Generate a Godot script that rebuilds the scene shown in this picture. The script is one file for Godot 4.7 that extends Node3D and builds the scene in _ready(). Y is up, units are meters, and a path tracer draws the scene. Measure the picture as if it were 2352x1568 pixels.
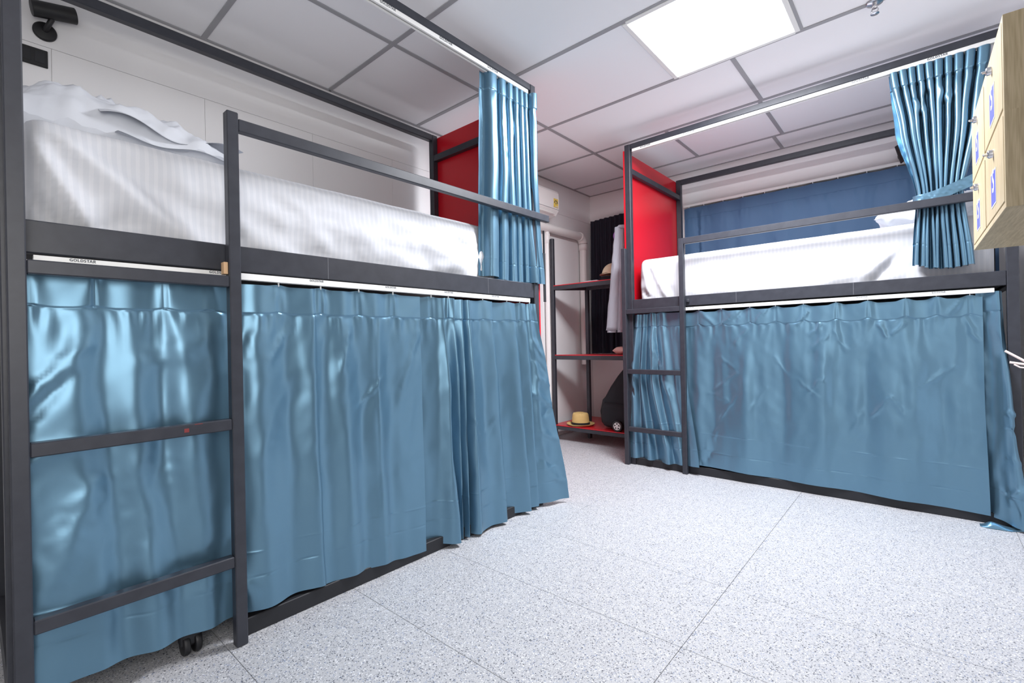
extends Node3D
# Hostel dormitory: two steel bunk beds with satin curtains, a corner shelf, a locker. Metres, y up.

const CEIL := 2.67
const WALL_L := -2.93
const WALL_F := -4.80
const WALL_R := 0.60
const WALL_B := 1.00

var M := {}
var taken := {}
var noise := FastNoiseLite.new()
var noise2 := FastNoiseLite.new()
var rng := RandomNumberGenerator.new()
var box_cache := {}


func _ready() -> void:
	rng.seed = 7
	noise.seed = 3; noise.frequency = 1.0; noise.noise_type = FastNoiseLite.TYPE_SIMPLEX_SMOOTH; noise.fractal_octaves = 2
	noise2.seed = 11; noise2.frequency = 1.0; noise2.noise_type = FastNoiseLite.TYPE_SIMPLEX_SMOOTH; noise2.fractal_type = FastNoiseLite.FRACTAL_NONE
	set_view()
	make_materials()
	build_room()
	build_ceiling()
	build_light()
	build_beds()
	build_bedding()
	build_left_curtains()
	build_right_curtains()
	build_window_curtains()
	build_shelf()
	build_locker()
	build_small_things()


func set_view() -> void:
	var cam := Camera3D.new()
	cam.name = "camera"
	cam.fov = 71.472
	cam.near = 0.02
	cam.position = Vector3(0, 1.0, 0)
	cam.rotation_degrees = Vector3(0.0098, 41.0334, -1.1424)
	add_child(cam)
	cam.current = true
	var we := WorldEnvironment.new()
	we.name = "world_environment"
	var env := Environment.new()
	env.background_mode = Environment.BG_COLOR
	env.background_color = Color(0, 0, 0)
	env.tonemap_mode = Environment.TONE_MAPPER_LINEAR
	env.tonemap_exposure = 1.16
	env.sdfgi_enabled = true
	env.ssao_enabled = true
	env.ssil_enabled = true
	we.environment = env
	add_child(we)
	# the LED panel in the ceiling grid; its glowing mesh is built in build_light()
	var l := AreaLight3D.new()
	l.name = "panel_light"
	l.area_size = Vector2(0.66, 0.66)
	l.area_normalize_energy = true
	l.light_color = Color(0.972, 0.98, 1.0)
	l.light_energy = 10.2
	l.area_range = 12.0
	l.area_attenuation = 2.0
	l.shadow_enabled = true
	l.position = Vector3(-0.8375, 2.648, -2.655)
	l.rotation_degrees = Vector3(-90, 0, 0)
	add_child(l)
	# daylight through the frosted window in the right-hand wall, beside the camera
	var w := AreaLight3D.new()
	w.name = "window_light"
	w.area_size = Vector2(1.20, 1.30)
	w.area_normalize_energy = true
	w.light_color = Color(1.0, 0.985, 0.96)
	w.light_energy = 1.6
	w.area_range = 12.0
	w.area_attenuation = 2.0
	w.shadow_enabled = true
	w.position = Vector3(0.585, 1.45, 0.30)
	w.rotation_degrees = Vector3(0, 90, 0)
	add_child(w)


# ------------------------------------------------------------------ helpers
func named(called: String) -> String:
	if not taken.has(called):
		taken[called] = 0
		return called
	taken[called] += 1
	return "%s_%03d" % [called, taken[called]]


func tag(o: Node, label: String, category: String, group := "") -> Node:
	o.set_meta("label", label)
	o.set_meta("category", category)
	if group:
		o.set_meta("group", group)
	return o


func thing(called: String, label: String, category: String, at := Vector3.ZERO, turn := 0.0, group := "") -> Node3D:
	var o := Node3D.new()
	o.name = named(called)
	add_child(o)
	o.position = at
	o.rotation.y = turn
	tag(o, label, category, group)
	return o


func part(called: String, mesh: Mesh, m: Material, parent: Node, at := Vector3.ZERO, rot := Vector3.ZERO) -> MeshInstance3D:
	var o := MeshInstance3D.new()
	o.name = named(called) if parent == self else called
	o.mesh = mesh
	o.material_override = m
	parent.add_child(o, true)
	o.position = at
	o.rotation = rot
	return o


func structure(called: String, mesh: Mesh, m: Material, at := Vector3.ZERO) -> MeshInstance3D:
	var o := part(called, mesh, m, self, at)
	o.set_meta("kind", "structure")
	return o


# a box with chamfered edges, centred on the origin
func bevel_box(s: Vector3, b := 0.003) -> ArrayMesh:
	var key := "%.4f_%.4f_%.4f_%.4f" % [s.x, s.y, s.z, b]
	if box_cache.has(key):
		return box_cache[key]
	var h := s * 0.5
	b = minf(b, minf(h.x, minf(h.y, h.z)) * 0.8)
	var st := SurfaceTool.new()
	st.begin(Mesh.PRIMITIVE_TRIANGLES)
	st.set_smooth_group(-1)
	var c := func(sx: int, sy: int, sz: int, ax: int) -> Vector3:
		var v := Vector3(sx * (h.x - b), sy * (h.y - b), sz * (h.z - b))
		if ax == 0: v.x = sx * h.x
		elif ax == 1: v.y = sy * h.y
		else: v.z = sz * h.z
		return v
	for s1 in [-1, 1]:
		quad(st, c.call(s1, -1, -1, 0), c.call(s1, 1, -1, 0), c.call(s1, 1, 1, 0), c.call(s1, -1, 1, 0), Vector3(s1, 0, 0))
		quad(st, c.call(-1, s1, -1, 1), c.call(1, s1, -1, 1), c.call(1, s1, 1, 1), c.call(-1, s1, 1, 1), Vector3(0, s1, 0))
		quad(st, c.call(-1, -1, s1, 2), c.call(1, -1, s1, 2), c.call(1, 1, s1, 2), c.call(-1, 1, s1, 2), Vector3(0, 0, s1))
		for s2 in [-1, 1]:
			quad(st, c.call(s1, s2, -1, 0), c.call(s1, s2, 1, 0), c.call(s1, s2, 1, 1), c.call(s1, s2, -1, 1), Vector3(s1, s2, 0))
			quad(st, c.call(s1, -1, s2, 0), c.call(s1, 1, s2, 0), c.call(s1, 1, s2, 2), c.call(s1, -1, s2, 2), Vector3(s1, 0, s2))
			quad(st, c.call(-1, s1, s2, 1), c.call(1, s1, s2, 1), c.call(1, s1, s2, 2), c.call(-1, s1, s2, 2), Vector3(0, s1, s2))
			for s3 in [-1, 1]:
				tri(st, c.call(s1, s2, s3, 0), c.call(s1, s2, s3, 1), c.call(s1, s2, s3, 2), Vector3(s1, s2, s3))
	st.generate_normals()
	var m := st.commit()
	box_cache[key] = m
	return m


func tri(st: SurfaceTool, a: Vector3, b: Vector3, c: Vector3, out: Vector3) -> void:
	if (b - a).cross(c - a).dot(out) > 0.0:
		var t := b; b = c; c = t
	for p in [a, b, c]:
		st.set_uv(Vector2(p.x + p.z, p.y)); st.add_vertex(p)


func quad(st: SurfaceTool, a: Vector3, b: Vector3, c: Vector3, d: Vector3, out: Vector3) -> void:
	tri(st, a, b, c, out)
	tri(st, a, c, d, out)


# box between two corners, given in the parent's own frame
func bar(called: String, lo: Vector3, hi: Vector3, m: Material, parent: Node, bevel := 0.003) -> MeshInstance3D:
	var a := Vector3(minf(lo.x, hi.x), minf(lo.y, hi.y), minf(lo.z, hi.z))
	var b := Vector3(maxf(lo.x, hi.x), maxf(lo.y, hi.y), maxf(lo.z, hi.z))
	return part(called, bevel_box(b - a, bevel), m, parent, (a + b) * 0.5)


func slab(called: String, lo: Vector3, hi: Vector3, m: Material) -> MeshInstance3D:
	var bm := BoxMesh.new()
	bm.size = hi - lo
	return structure(called, bm, m, (lo + hi) * 0.5)


# smooth grid of points (row-major: v rows of u points), with an optional thickness
func grid_mesh(p: PackedVector3Array, nu: int, nv: int, thick := 0.0, uvs := PackedVector2Array(), wrap := false) -> ArrayMesh:
	var nrm := PackedVector3Array()
	nrm.resize(nu * nv)
	for j in nv:
		for i in nu:
			var i0 := maxi(i - 1, 0)
			var i1 := mini(i + 1, nu - 1)
			if wrap and (i == 0 or i == nu - 1):
				i0 = nu - 2
				i1 = 1
			var du := p[j * nu + i1] - p[j * nu + i0]
			var dv := p[mini(j + 1, nv - 1) * nu + i] - p[maxi(j - 1, 0) * nu + i]
			var n := dv.cross(du)
			nrm[j * nu + i] = n.normalized() if n.length_squared() > 1e-18 else Vector3.ZERO
	for j in nv:
		for i in nu:
			if nrm[j * nu + i] == Vector3.ZERO:
				nrm[j * nu + i] = nrm[clampi(j + (1 if j < nv / 2 else -1), 0, nv - 1) * nu + i]
				if nrm[j * nu + i] == Vector3.ZERO:
					nrm[j * nu + i] = Vector3.UP
	var idx := PackedInt32Array()
	for j in nv - 1:
		for i in nu - 1:
			var a := j * nu + i
			idx.append_array([a, a + 1, a + nu + 1, a, a + nu + 1, a + nu])
	var pos := p.duplicate()
	var no := nrm.duplicate()
	var tx := uvs.duplicate()
	if thick > 0.0:
		var off := nu * nv
		for k in off:
			pos.append(p[k] - nrm[k] * thick)
			no.append(-nrm[k])
		if uvs.size():
			tx.append_array(uvs)
		for j in nv - 1:
			for i in nu - 1:
				var a := off + j * nu + i
				idx.append_array([a, a + nu + 1, a + 1, a, a + nu, a + nu + 1])
		for i in nu - 1:
			var t := i
			idx.append_array([t, off + t, off + t + 1, t, off + t + 1, t + 1])
			var b := (nv - 1) * nu + i
			idx.append_array([b, b + 1, off + b + 1, b, off + b + 1, off + b])
		for j in nv - 1:
			var l := j * nu
			idx.append_array([l, l + nu, off + l + nu, l, off + l + nu, off + l])
			var r := j * nu + nu - 1
			idx.append_array([r, off + r, off + r + nu, r, off + r + nu, r + nu])
	var arr := []
	arr.resize(Mesh.ARRAY_MAX)
	arr[Mesh.ARRAY_VERTEX] = pos
	arr[Mesh.ARRAY_NORMAL] = no
	if tx.size():
		arr[Mesh.ARRAY_TEX_UV] = tx
	arr[Mesh.ARRAY_INDEX] = idx
	var am := ArrayMesh.new()
	am.add_surface_from_arrays(Mesh.PRIMITIVE_TRIANGLES, arr)
	return am


# surface of revolution about y from a profile of (radius, y)
func lathe(prof: Array, n := 32) -> ArrayMesh:
	var p := PackedVector3Array()
	for q in prof:
		for i in n + 1:
			var a := -TAU * i / n
			p.append(Vector3(cos(a) * q.x, q.y, sin(a) * q.x))
	return grid_mesh(p, n + 1, prof.size(), 0.0, PackedVector2Array(), true)


# a tube along a list of points
func tube(pts: Array, r: float, n := 12, caps := true) -> ArrayMesh:
	var p := PackedVector3Array()
	var rows := 0
	var up := Vector3.UP
	var first: Vector3 = (pts[1] - pts[0]).normalized()
	if absf(first.dot(up)) > 0.9:
		up = Vector3.RIGHT
	for k in pts.size():
		var d: Vector3 = (pts[mini(k + 1, pts.size() - 1)] - pts[maxi(k - 1, 0)]).normalized()
		var s := d.cross(up).normalized()
		up = s.cross(d).normalized()
		if caps and k == 0:
			for i in n + 1: p.append(pts[0])
			rows += 1
		for i in n + 1:
			var a := TAU * i / n
			p.append(pts[k] + (s * cos(a) + up * sin(a)) * r)
		rows += 1
		if caps and k == pts.size() - 1:
			for i in n + 1: p.append(pts[k])
			rows += 1
	return grid_mesh(p, n + 1, rows, 0.0, PackedVector2Array(), true)


# extrude a closed 2D outline (counter-clockwise) by depth along +z, flat shaded
func extrude(outline: PackedVector2Array, depth: float) -> ArrayMesh:
	var st := SurfaceTool.new()
	st.begin(Mesh.PRIMITIVE_TRIANGLES)
	st.set_smooth_group(-1)
	var t := Geometry2D.triangulate_polygon(outline)
	for k in range(0, t.size(), 3):
		var a := outline[t[k]]; var b := outline[t[k + 1]]; var c := outline[t[k + 2]]
		tri(st, Vector3(a.x, a.y, 0), Vector3(b.x, b.y, 0), Vector3(c.x, c.y, 0), Vector3(0, 0, -1))
		tri(st, Vector3(a.x, a.y, depth), Vector3(b.x, b.y, depth), Vector3(c.x, c.y, depth), Vector3(0, 0, 1))
	var n := outline.size()
	for k in n:
		var a := outline[k]; var b := outline[(k + 1) % n]
		var e := b - a
		quad(st, Vector3(a.x, a.y, 0), Vector3(b.x, b.y, 0), Vector3(b.x, b.y, depth), Vector3(a.x, a.y, depth), Vector3(e.y, -e.x, 0))
	st.generate_normals()
	return st.commit()


func mat(color: Color, rough := 0.6, metal := 0.0, spec := 0.5) -> StandardMaterial3D:
	var m := StandardMaterial3D.new()
	m.albedo_color = color
	m.roughness = rough
	m.metallic = metal
	m.metallic_specular = spec
	return m


func noise_tex(freq: float, a: Color, b: Color, size := 256, seed_ := 1, oct := 4) -> NoiseTexture2D:
	var n := FastNoiseLite.new()
	n.seed = seed_; n.frequency = freq; n.fractal_octaves = oct
	var g := Gradient.new()
	g.set_color(0, a); g.set_color(1, b)
	var t := NoiseTexture2D.new()
	t.width = size; t.height = size; t.seamless = true; t.noise = n; t.color_ramp = g
	return t


func rgb(r: int, g: int, b: int) -> Color:
	return Color8(r, g, b)


# ------------------------------------------------------------------ materials
func make_materials() -> void:
	M.wall = mat(rgb(232, 231, 232), 0.75)
	M.tile_ceiling = mat(rgb(243, 243, 246), 0.85)
	M.grid = mat(rgb(158, 158, 162), 0.5)
	M.red = mat(rgb(196, 22, 38), 0.28)
	M.red_mark = mat(rgb(120, 44, 44), 0.7)
	M.door = mat(rgb(48, 49, 55), 0.5)  # dark finish of the added, unseen double door
	M.white_plastic = mat(rgb(236, 236, 234), 0.4)
	M.ink = mat(rgb(70, 74, 82), 0.7)
	M.black = mat(rgb(22, 22, 25), 0.5)
	M.black_cloth = mat(rgb(24, 25, 31), 0.9)
	M.navy = mat(rgb(33, 36, 52), 0.8)
	M.blue_cloth = mat(rgb(62, 92, 126), 0.7)
	M.grey_cloth = mat(rgb(160, 163, 172), 0.95)
	M.beige = mat(rgb(220, 205, 174), 0.85)
	M.chrome = mat(rgb(205, 205, 208), 0.2, 1.0)
	M.blue_sticker = mat(rgb(84, 90, 216), 0.5)
	M.pink = mat(rgb(226, 190, 180), 0.6)
	M.purple = mat(rgb(140, 80, 160), 0.4)
	M.pale_plastic = mat(rgb(236, 220, 214), 0.4)
	M.wood_raw = mat(rgb(214, 176, 136), 0.7)
	M.yellow = mat(rgb(232, 205, 96), 0.6)
	M.dark_base = mat(rgb(28, 29, 34), 0.6)
	M.weld = mat(rgb(120, 122, 128), 0.5, 0.4)
	# painted steel: slight unevenness in the paint
	M.steel = mat(Color.WHITE, 0.42)
	M.steel.albedo_texture = noise_tex(0.02, rgb(43, 45, 53), rgb(52, 54, 62), 256, 5)
	M.steel.uv1_triplanar = true
	M.steel.uv1_world_triplanar = true
	M.steel.uv1_scale = Vector3(3, 3, 3)
	# satin
	M.satin = mat(rgb(101, 138, 161), 0.35, 0.72, 0.6)
	M.satin.rim_enabled = true
	M.satin.rim = 0.25
	M.satin.rim_tint = 0.7
	# white damask sheet with narrow woven stripes
	var im := Image.create(64, 4, false, Image.FORMAT_RGB8)
	for x in 64:
		var on := (x % 32) < 14
		for y in 4:
			im.set_pixel(x, y, rgb(209, 210, 215) if on else rgb(202, 204, 210))
	M.sheet = mat(Color.WHITE, 0.8)
	M.sheet.albedo_texture = ImageTexture.create_from_image(im)
	M.sheet.uv1_scale = Vector3(22, 1, 1)
	M.linen = mat(rgb(208, 211, 218), 0.8)
	# terrazzo: pale ground with grey, black and bluish chips
	var n := 1024
	var data := PackedByteArray()
	data.resize(n * n * 3)
	for k in n * n:
		var g := 162 + (rng.randi() % 36)
		data[k * 3] = g; data[k * 3 + 1] = g; data[k * 3 + 2] = mini(255, g + 3)
	var chip := [rgb(138, 140, 147), rgb(104, 106, 114), rgb(128, 138, 162), rgb(66, 68, 76), rgb(226, 226, 229), rgb(152, 153, 158), rgb(214, 214, 218)]
	for k in 30000:
		var c: Color = chip[rng.randi() % chip.size()]
		var cx := rng.randi() % n
		var cy := rng.randi() % n
		var w := 2 + rng.randi() % 4
		var h := 2 + rng.randi() % 4
		for y in h:
			for x in w:
				if (x == 0 or x == w - 1) and (y == 0 or y == h - 1) and w * h > 6:
					continue
				var q := (((cy + y) % n) * n + (cx + x) % n) * 3
				data[q] = c.r8; data[q + 1] = c.g8; data[q + 2] = c.b8
	M.terrazzo = mat(Color.WHITE, 0.5)
	M.terrazzo.albedo_texture = ImageTexture.create_from_image(Image.create_from_data(n, n, false, Image.FORMAT_RGB8, data))
	M.terrazzo.uv1_triplanar = true
	M.terrazzo.uv1_world_triplanar = true
	M.terrazzo.uv1_scale = Vector3(1.05, 1.05, 1.05)
	M.joint = mat(rgb(132, 132, 134), 0.9)
	# pale oak laminate, grain upright
	var wd := Image.create(256, 256, false, Image.FORMAT_RGB8)
	for y in 256:
		for x in 256:
			var v := noise.get_noise_2d(x * 0.16, y * 0.006) * 0.6 + noise2.get_noise_2d(x * 0.5 + 90.0, y * 0.02) * 0.4
			wd.set_pixel(x, y, rgb(198, 180, 146).lerp(rgb(168, 150, 116), clampf(0.5 + v, 0.0, 1.0)))
	M.oak = mat(Color.WHITE, 0.45)
	M.oak.albedo_texture = ImageTexture.create_from_image(wd)
	M.oak.uv1_triplanar = true
	M.oak.uv1_scale = Vector3(2.2, 2.2, 2.2)
	# straw
	var sw := Image.create(64, 64, false, Image.FORMAT_RGB8)
	for y in 64:
		for x in 64:
			var s := 0.5 + 0.5 * sin(y * TAU / 8.0) * (0.7 + 0.3 * sin(x * TAU / 6.0))
			sw.set_pixel(x, y, rgb(196, 164, 96).lerp(rgb(232, 206, 144), s))
	M.straw = mat(Color.WHITE, 0.8)
	M.straw.albedo_texture = ImageTexture.create_from_image(sw)
	M.straw.uv1_triplanar = true
	M.straw.uv1_scale = Vector3(9, 9, 9)


# ------------------------------------------------------------------ room shell
func build_room() -> void:
	var fl := slab("floor", Vector3(WALL_L - 0.1, -0.12, WALL_F - 0.1), Vector3(WALL_R + 0.1, -0.004, WALL_B + 0.1), M.joint)
	var xs := [WALL_L, -2.49, -1.55, -0.61, 0.33, WALL_R]
	var zs := [WALL_F]
	for k in range(11, -1, -1):
		var z := 0.395 - 0.475 * k
		if z > WALL_F: zs.append(z)
	zs.append(0.87); zs.append(WALL_B)
	for i in xs.size() - 1:
		for j in zs.size() - 1:
			var a := Vector3(xs[i] + 0.0008, -0.012, zs[j] + 0.0008)
			var b := Vector3(xs[i + 1] - 0.0008, 0.0, zs[j + 1] - 0.0008)
			part("floor_tile", bevel_box(b - a, 0.0008), M.terrazzo, fl, (a + b) * 0.5 - fl.position)
	slab("wall_far", Vector3(WALL_L - 0.1, -0.12, WALL_F - 0.1), Vector3(WALL_R + 0.1, CEIL + 0.1, WALL_F), M.wall)
	slab("wall_right", Vector3(WALL_R, -0.12, WALL_F), Vector3(WALL_R + 0.1, CEIL + 0.1, -0.35), M.wall)
	slab("wall_right", Vector3(WALL_R, -0.12, 0.95), Vector3(WALL_R + 0.1, CEIL + 0.1, WALL_B), M.wall)
	slab("wall_right", Vector3(WALL_R, -0.12, -0.35), Vector3(WALL_R + 0.1, 0.75, 0.95), M.wall)
	slab("wall_right", Vector3(WALL_R, 2.15, -0.35), Vector3(WALL_R + 0.1, CEIL + 0.1, 0.95), M.wall)
	# unseen charcoal double door between window and locker, added to darken satin reflections
	var dr := structure("door_1", bevel_box(Vector3(0.03, 0.05, 1.34), 0.003), M.door, Vector3(WALL_R - 0.015, 2.135, -1.12))
	for z in [-0.645, 0.645]:
		part("added_door_jamb", bevel_box(Vector3(0.03, 2.11, 0.05), 0.003), M.door, dr, Vector3(0, -1.08, z))
	for z in [-0.311, 0.311]:
		part("added_door_leaf", bevel_box(Vector3(0.022, 2.10, 0.612), 0.003), M.door, dr, Vector3(0.002, -1.078, z))
		part("added_door_handle", tube([Vector3(-0.012, -1.10, z * 0.12), Vector3(-0.05, -1.10, z * 0.12), Vector3(-0.05, -1.10, z * 0.12 + signf(z) * 0.11)], 0.009, 10), M.chrome, dr)
	# frosted daylit window
	var glow := mat(Color(1, 1, 1), 0.6)
	glow.emission_enabled = true
	glow.emission = Color(1.0, 0.985, 0.96)
	glow.emission_energy_multiplier = 1.6
	var wo := Vector3(WALL_R + 0.05, 1.45, 0.30)
	var wi := structure("window_1", bevel_box(Vector3(0.03, 0.06, 1.30), 0.003), M.white_plastic, wo - Vector3(0, 0.67, 0))
	var q0 := wi.position
	part("window_frame", bevel_box(Vector3(0.03, 0.06, 1.30), 0.003), M.white_plastic, wi, wo + Vector3(0, 0.67, 0) - q0)
	for z in [-0.625, 0.0, 0.625]:
		part("window_frame", bevel_box(Vector3(0.03, 1.28, 0.05), 0.003), M.white_plastic, wi, wo + Vector3(0, 0, z) - q0)
	for z in [-0.3125, 0.3125]:
		part("pane", bevel_box(Vector3(0.008, 1.28, 0.575), 0.001), glow, wi, wo + Vector3(0.004, 0, z) - q0)
	slab("wall_back", Vector3(WALL_L - 0.1, -0.12, WALL_B), Vector3(WALL_R + 0.1, CEIL + 0.1, WALL_B + 0.1), M.wall)
	var wl := slab("wall_left", Vector3(WALL_L - 0.1, -0.12, WALL_F), Vector3(WALL_L - 0.006, CEIL + 0.1, WALL_B), M.wall)
	# painted lining boards with narrow open joints
	var seams := [WALL_B, 0.335, -0.265, -0.865, -1.465, -2.065, -2.665, -3.265, WALL_F]
	for i in seams.size() - 1:
		var a := Vector3(WALL_L - 0.006, 0.0, seams[i + 1] + 0.0006)
		var b := Vector3(WALL_L, 2.3505, seams[i] - 0.0006)
		part("wall_board", bevel_box(b - a, 0.0006), M.wall, wl, (a + b) * 0.5 - wl.position)
	var ua := Vector3(WALL_L - 0.006, 2.352, WALL_F)
	var ub := Vector3(WALL_L, CEIL, WALL_B)
	part("wall_board", bevel_box(ub - ua, 0.0006), M.wall, wl, (ua + ub) * 0.5 - wl.position)


func build_ceiling() -> void:
	var ce := slab("ceiling", Vector3(WALL_L - 0.1, CEIL + 0.03, WALL_F - 0.1), Vector3(WALL_R + 0.1, CEIL + 0.13, WALL_B + 0.1), M.tile_ceiling)
	var rows := [
		[-4.80, -4.445, [-2.93, -2.21, -0.93, 0.45, 0.60]],
		[-4.445, -3.71, [-2.93, -2.21, -1.55, -0.86, 0.50, 0.60]],
		[-3.71, -3.02, [-2.93, -2.21, -0.845, 0.52, 0.60]],
		[-3.02, -2.29, [-2.93, -2.21, -1.19, -0.485, 0.22, 0.60]],
		[-2.29, -1.58, [-2.93, -2.21, -0.52, 0.18, 0.60]],
		[-1.58, -0.86, [-2.93, -2.21, -1.50, -0.80, -0.1, 0.60]],
		[-0.86, -0.15, [-2.93, -2.21, -1.50, -0.80, -0.1, 0.60]],
		[-0.15, 0.55, [-2.93, -2.21, -1.50, -0.80, -0.1, 0.60]],
		[0.55, 1.0, [-2.93, -2.21, -1.50, -0.80, -0.1, 0.60]]]
	var o := ce.position
	for r in rows:
		var xs: Array = r[2]
		for i in xs.size() - 1:
			if r[0] == -3.02 and i == 2:
				continue   # the light panel sits here
			var a := Vector3(xs[i] + 0.004, CEIL + 0.002, r[0] + 0.004)
			var b := Vector3(xs[i + 1] - 0.004, CEIL + 0.016, r[1] - 0.004)
			part("ceiling_tile", bevel_box(b - a, 0.002), M.tile_ceiling, ce, (a + b) * 0.5 - o)
			if i > 0:
				var c := Vector3(xs[i] - 0.0135, CEIL - 0.003, r[0] + 0.0135)
				var d := Vector3(xs[i] + 0.0135, CEIL + 0.002, r[1] - 0.0135)
				part("grid_bar", bevel_box(d - c, 0.001), M.grid, ce, (c + d) * 0.5 - o)
		var e := Vector3(WALL_L, CEIL - 0.003, r[1] - 0.0135)
		var f := Vector3(WALL_R, CEIL + 0.002, r[1] + 0.0135)
		if r[1] < 0.9:
			part("grid_bar", bevel_box(f - e, 0.001), M.grid, ce, (e + f) * 0.5 - o)
	# wall angles
	for q in [[Vector3(WALL_L, CEIL - 0.003, WALL_F), Vector3(WALL_L + 0.022, CEIL + 0.002, WALL_B)],
			[Vector3(WALL_L, CEIL - 0.003, WALL_F), Vector3(WALL_R, CEIL + 0.002, WALL_F + 0.02)]]:
		part("wall_angle", bevel_box(q[1] - q[0], 0.001), M.grid, ce, (q[0] + q[1]) * 0.5 - o)


func build_light() -> void:
	var t := thing("ceiling_light", "square glowing white LED panel set in the ceiling grid", "ceiling light", Vector3(-0.8375, CEIL, -2.655))
	var w := 0.338
	var z := 0.352
	for s in [-1, 1]:
		bar("frame", Vector3(s * w - 0.012, -0.008, -z), Vector3(s * w + 0.012, 0.012, z), M.white_plastic, t, 0.002)
		bar("frame", Vector3(-w + 0.012, -0.008, s * z - 0.012), Vector3(w - 0.012, 0.012, s * z + 0.012), M.white_plastic, t, 0.002)
	var glow := mat(Color(1, 1, 1), 0.6)
	glow.emission_enabled = true
	glow.emission = Color(0.96, 0.98, 1.0)
	glow.emission_energy_multiplier = 3.0
	bar("diffuser", Vector3(-w + 0.012, -0.004, -z + 0.012), Vector3(w - 0.012, 0.006, z - 0.012), glow, t, 0.001)


# ------------------------------------------------------------------ beds
# own frame: x along the bed from the ladder end, y up, z out of the front
func build_beds() -> void:
	var l := bunk_bed(Vector3(-1.775, 0, -0.057), PI / 2, {
		"len": 2.245, "depth": 0.965, "rail": [1.26, 1.348], "track": 1.234, "guard": [1.729, 1.771], "guard_end": 2.312,
		"ladder": [0.010, 0.518], "low_top": 2.55, "high_top": 1.79, "seam": [0.885, 1.80], "track_end": 2.165, "left": true,
		})
	tag(l, "black steel bunk bed with ladder, its upper bunk beneath the black cylinder spotlight", "bunk bed", "steel bunk beds")
	var r := bunk_bed(Vector3(-1.80, 0, -3.488), 0.0, {
		"len": 2.165, "depth": 1.09, "rail": [1.238, 1.314], "track": 1.206, "guard": [1.688, 1.733], "guard_end": 2.09,
		"ladder": [-0.028, 0.438], "low_top": 1.725, "high_top": 1.733, "seam": [0.82, 1.48], "track_end": 2.075, "left": false})
	tag(r, "black steel bunk bed with ladder between the corner shelf and the oak locker", "bunk bed", "steel bunk beds")


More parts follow.
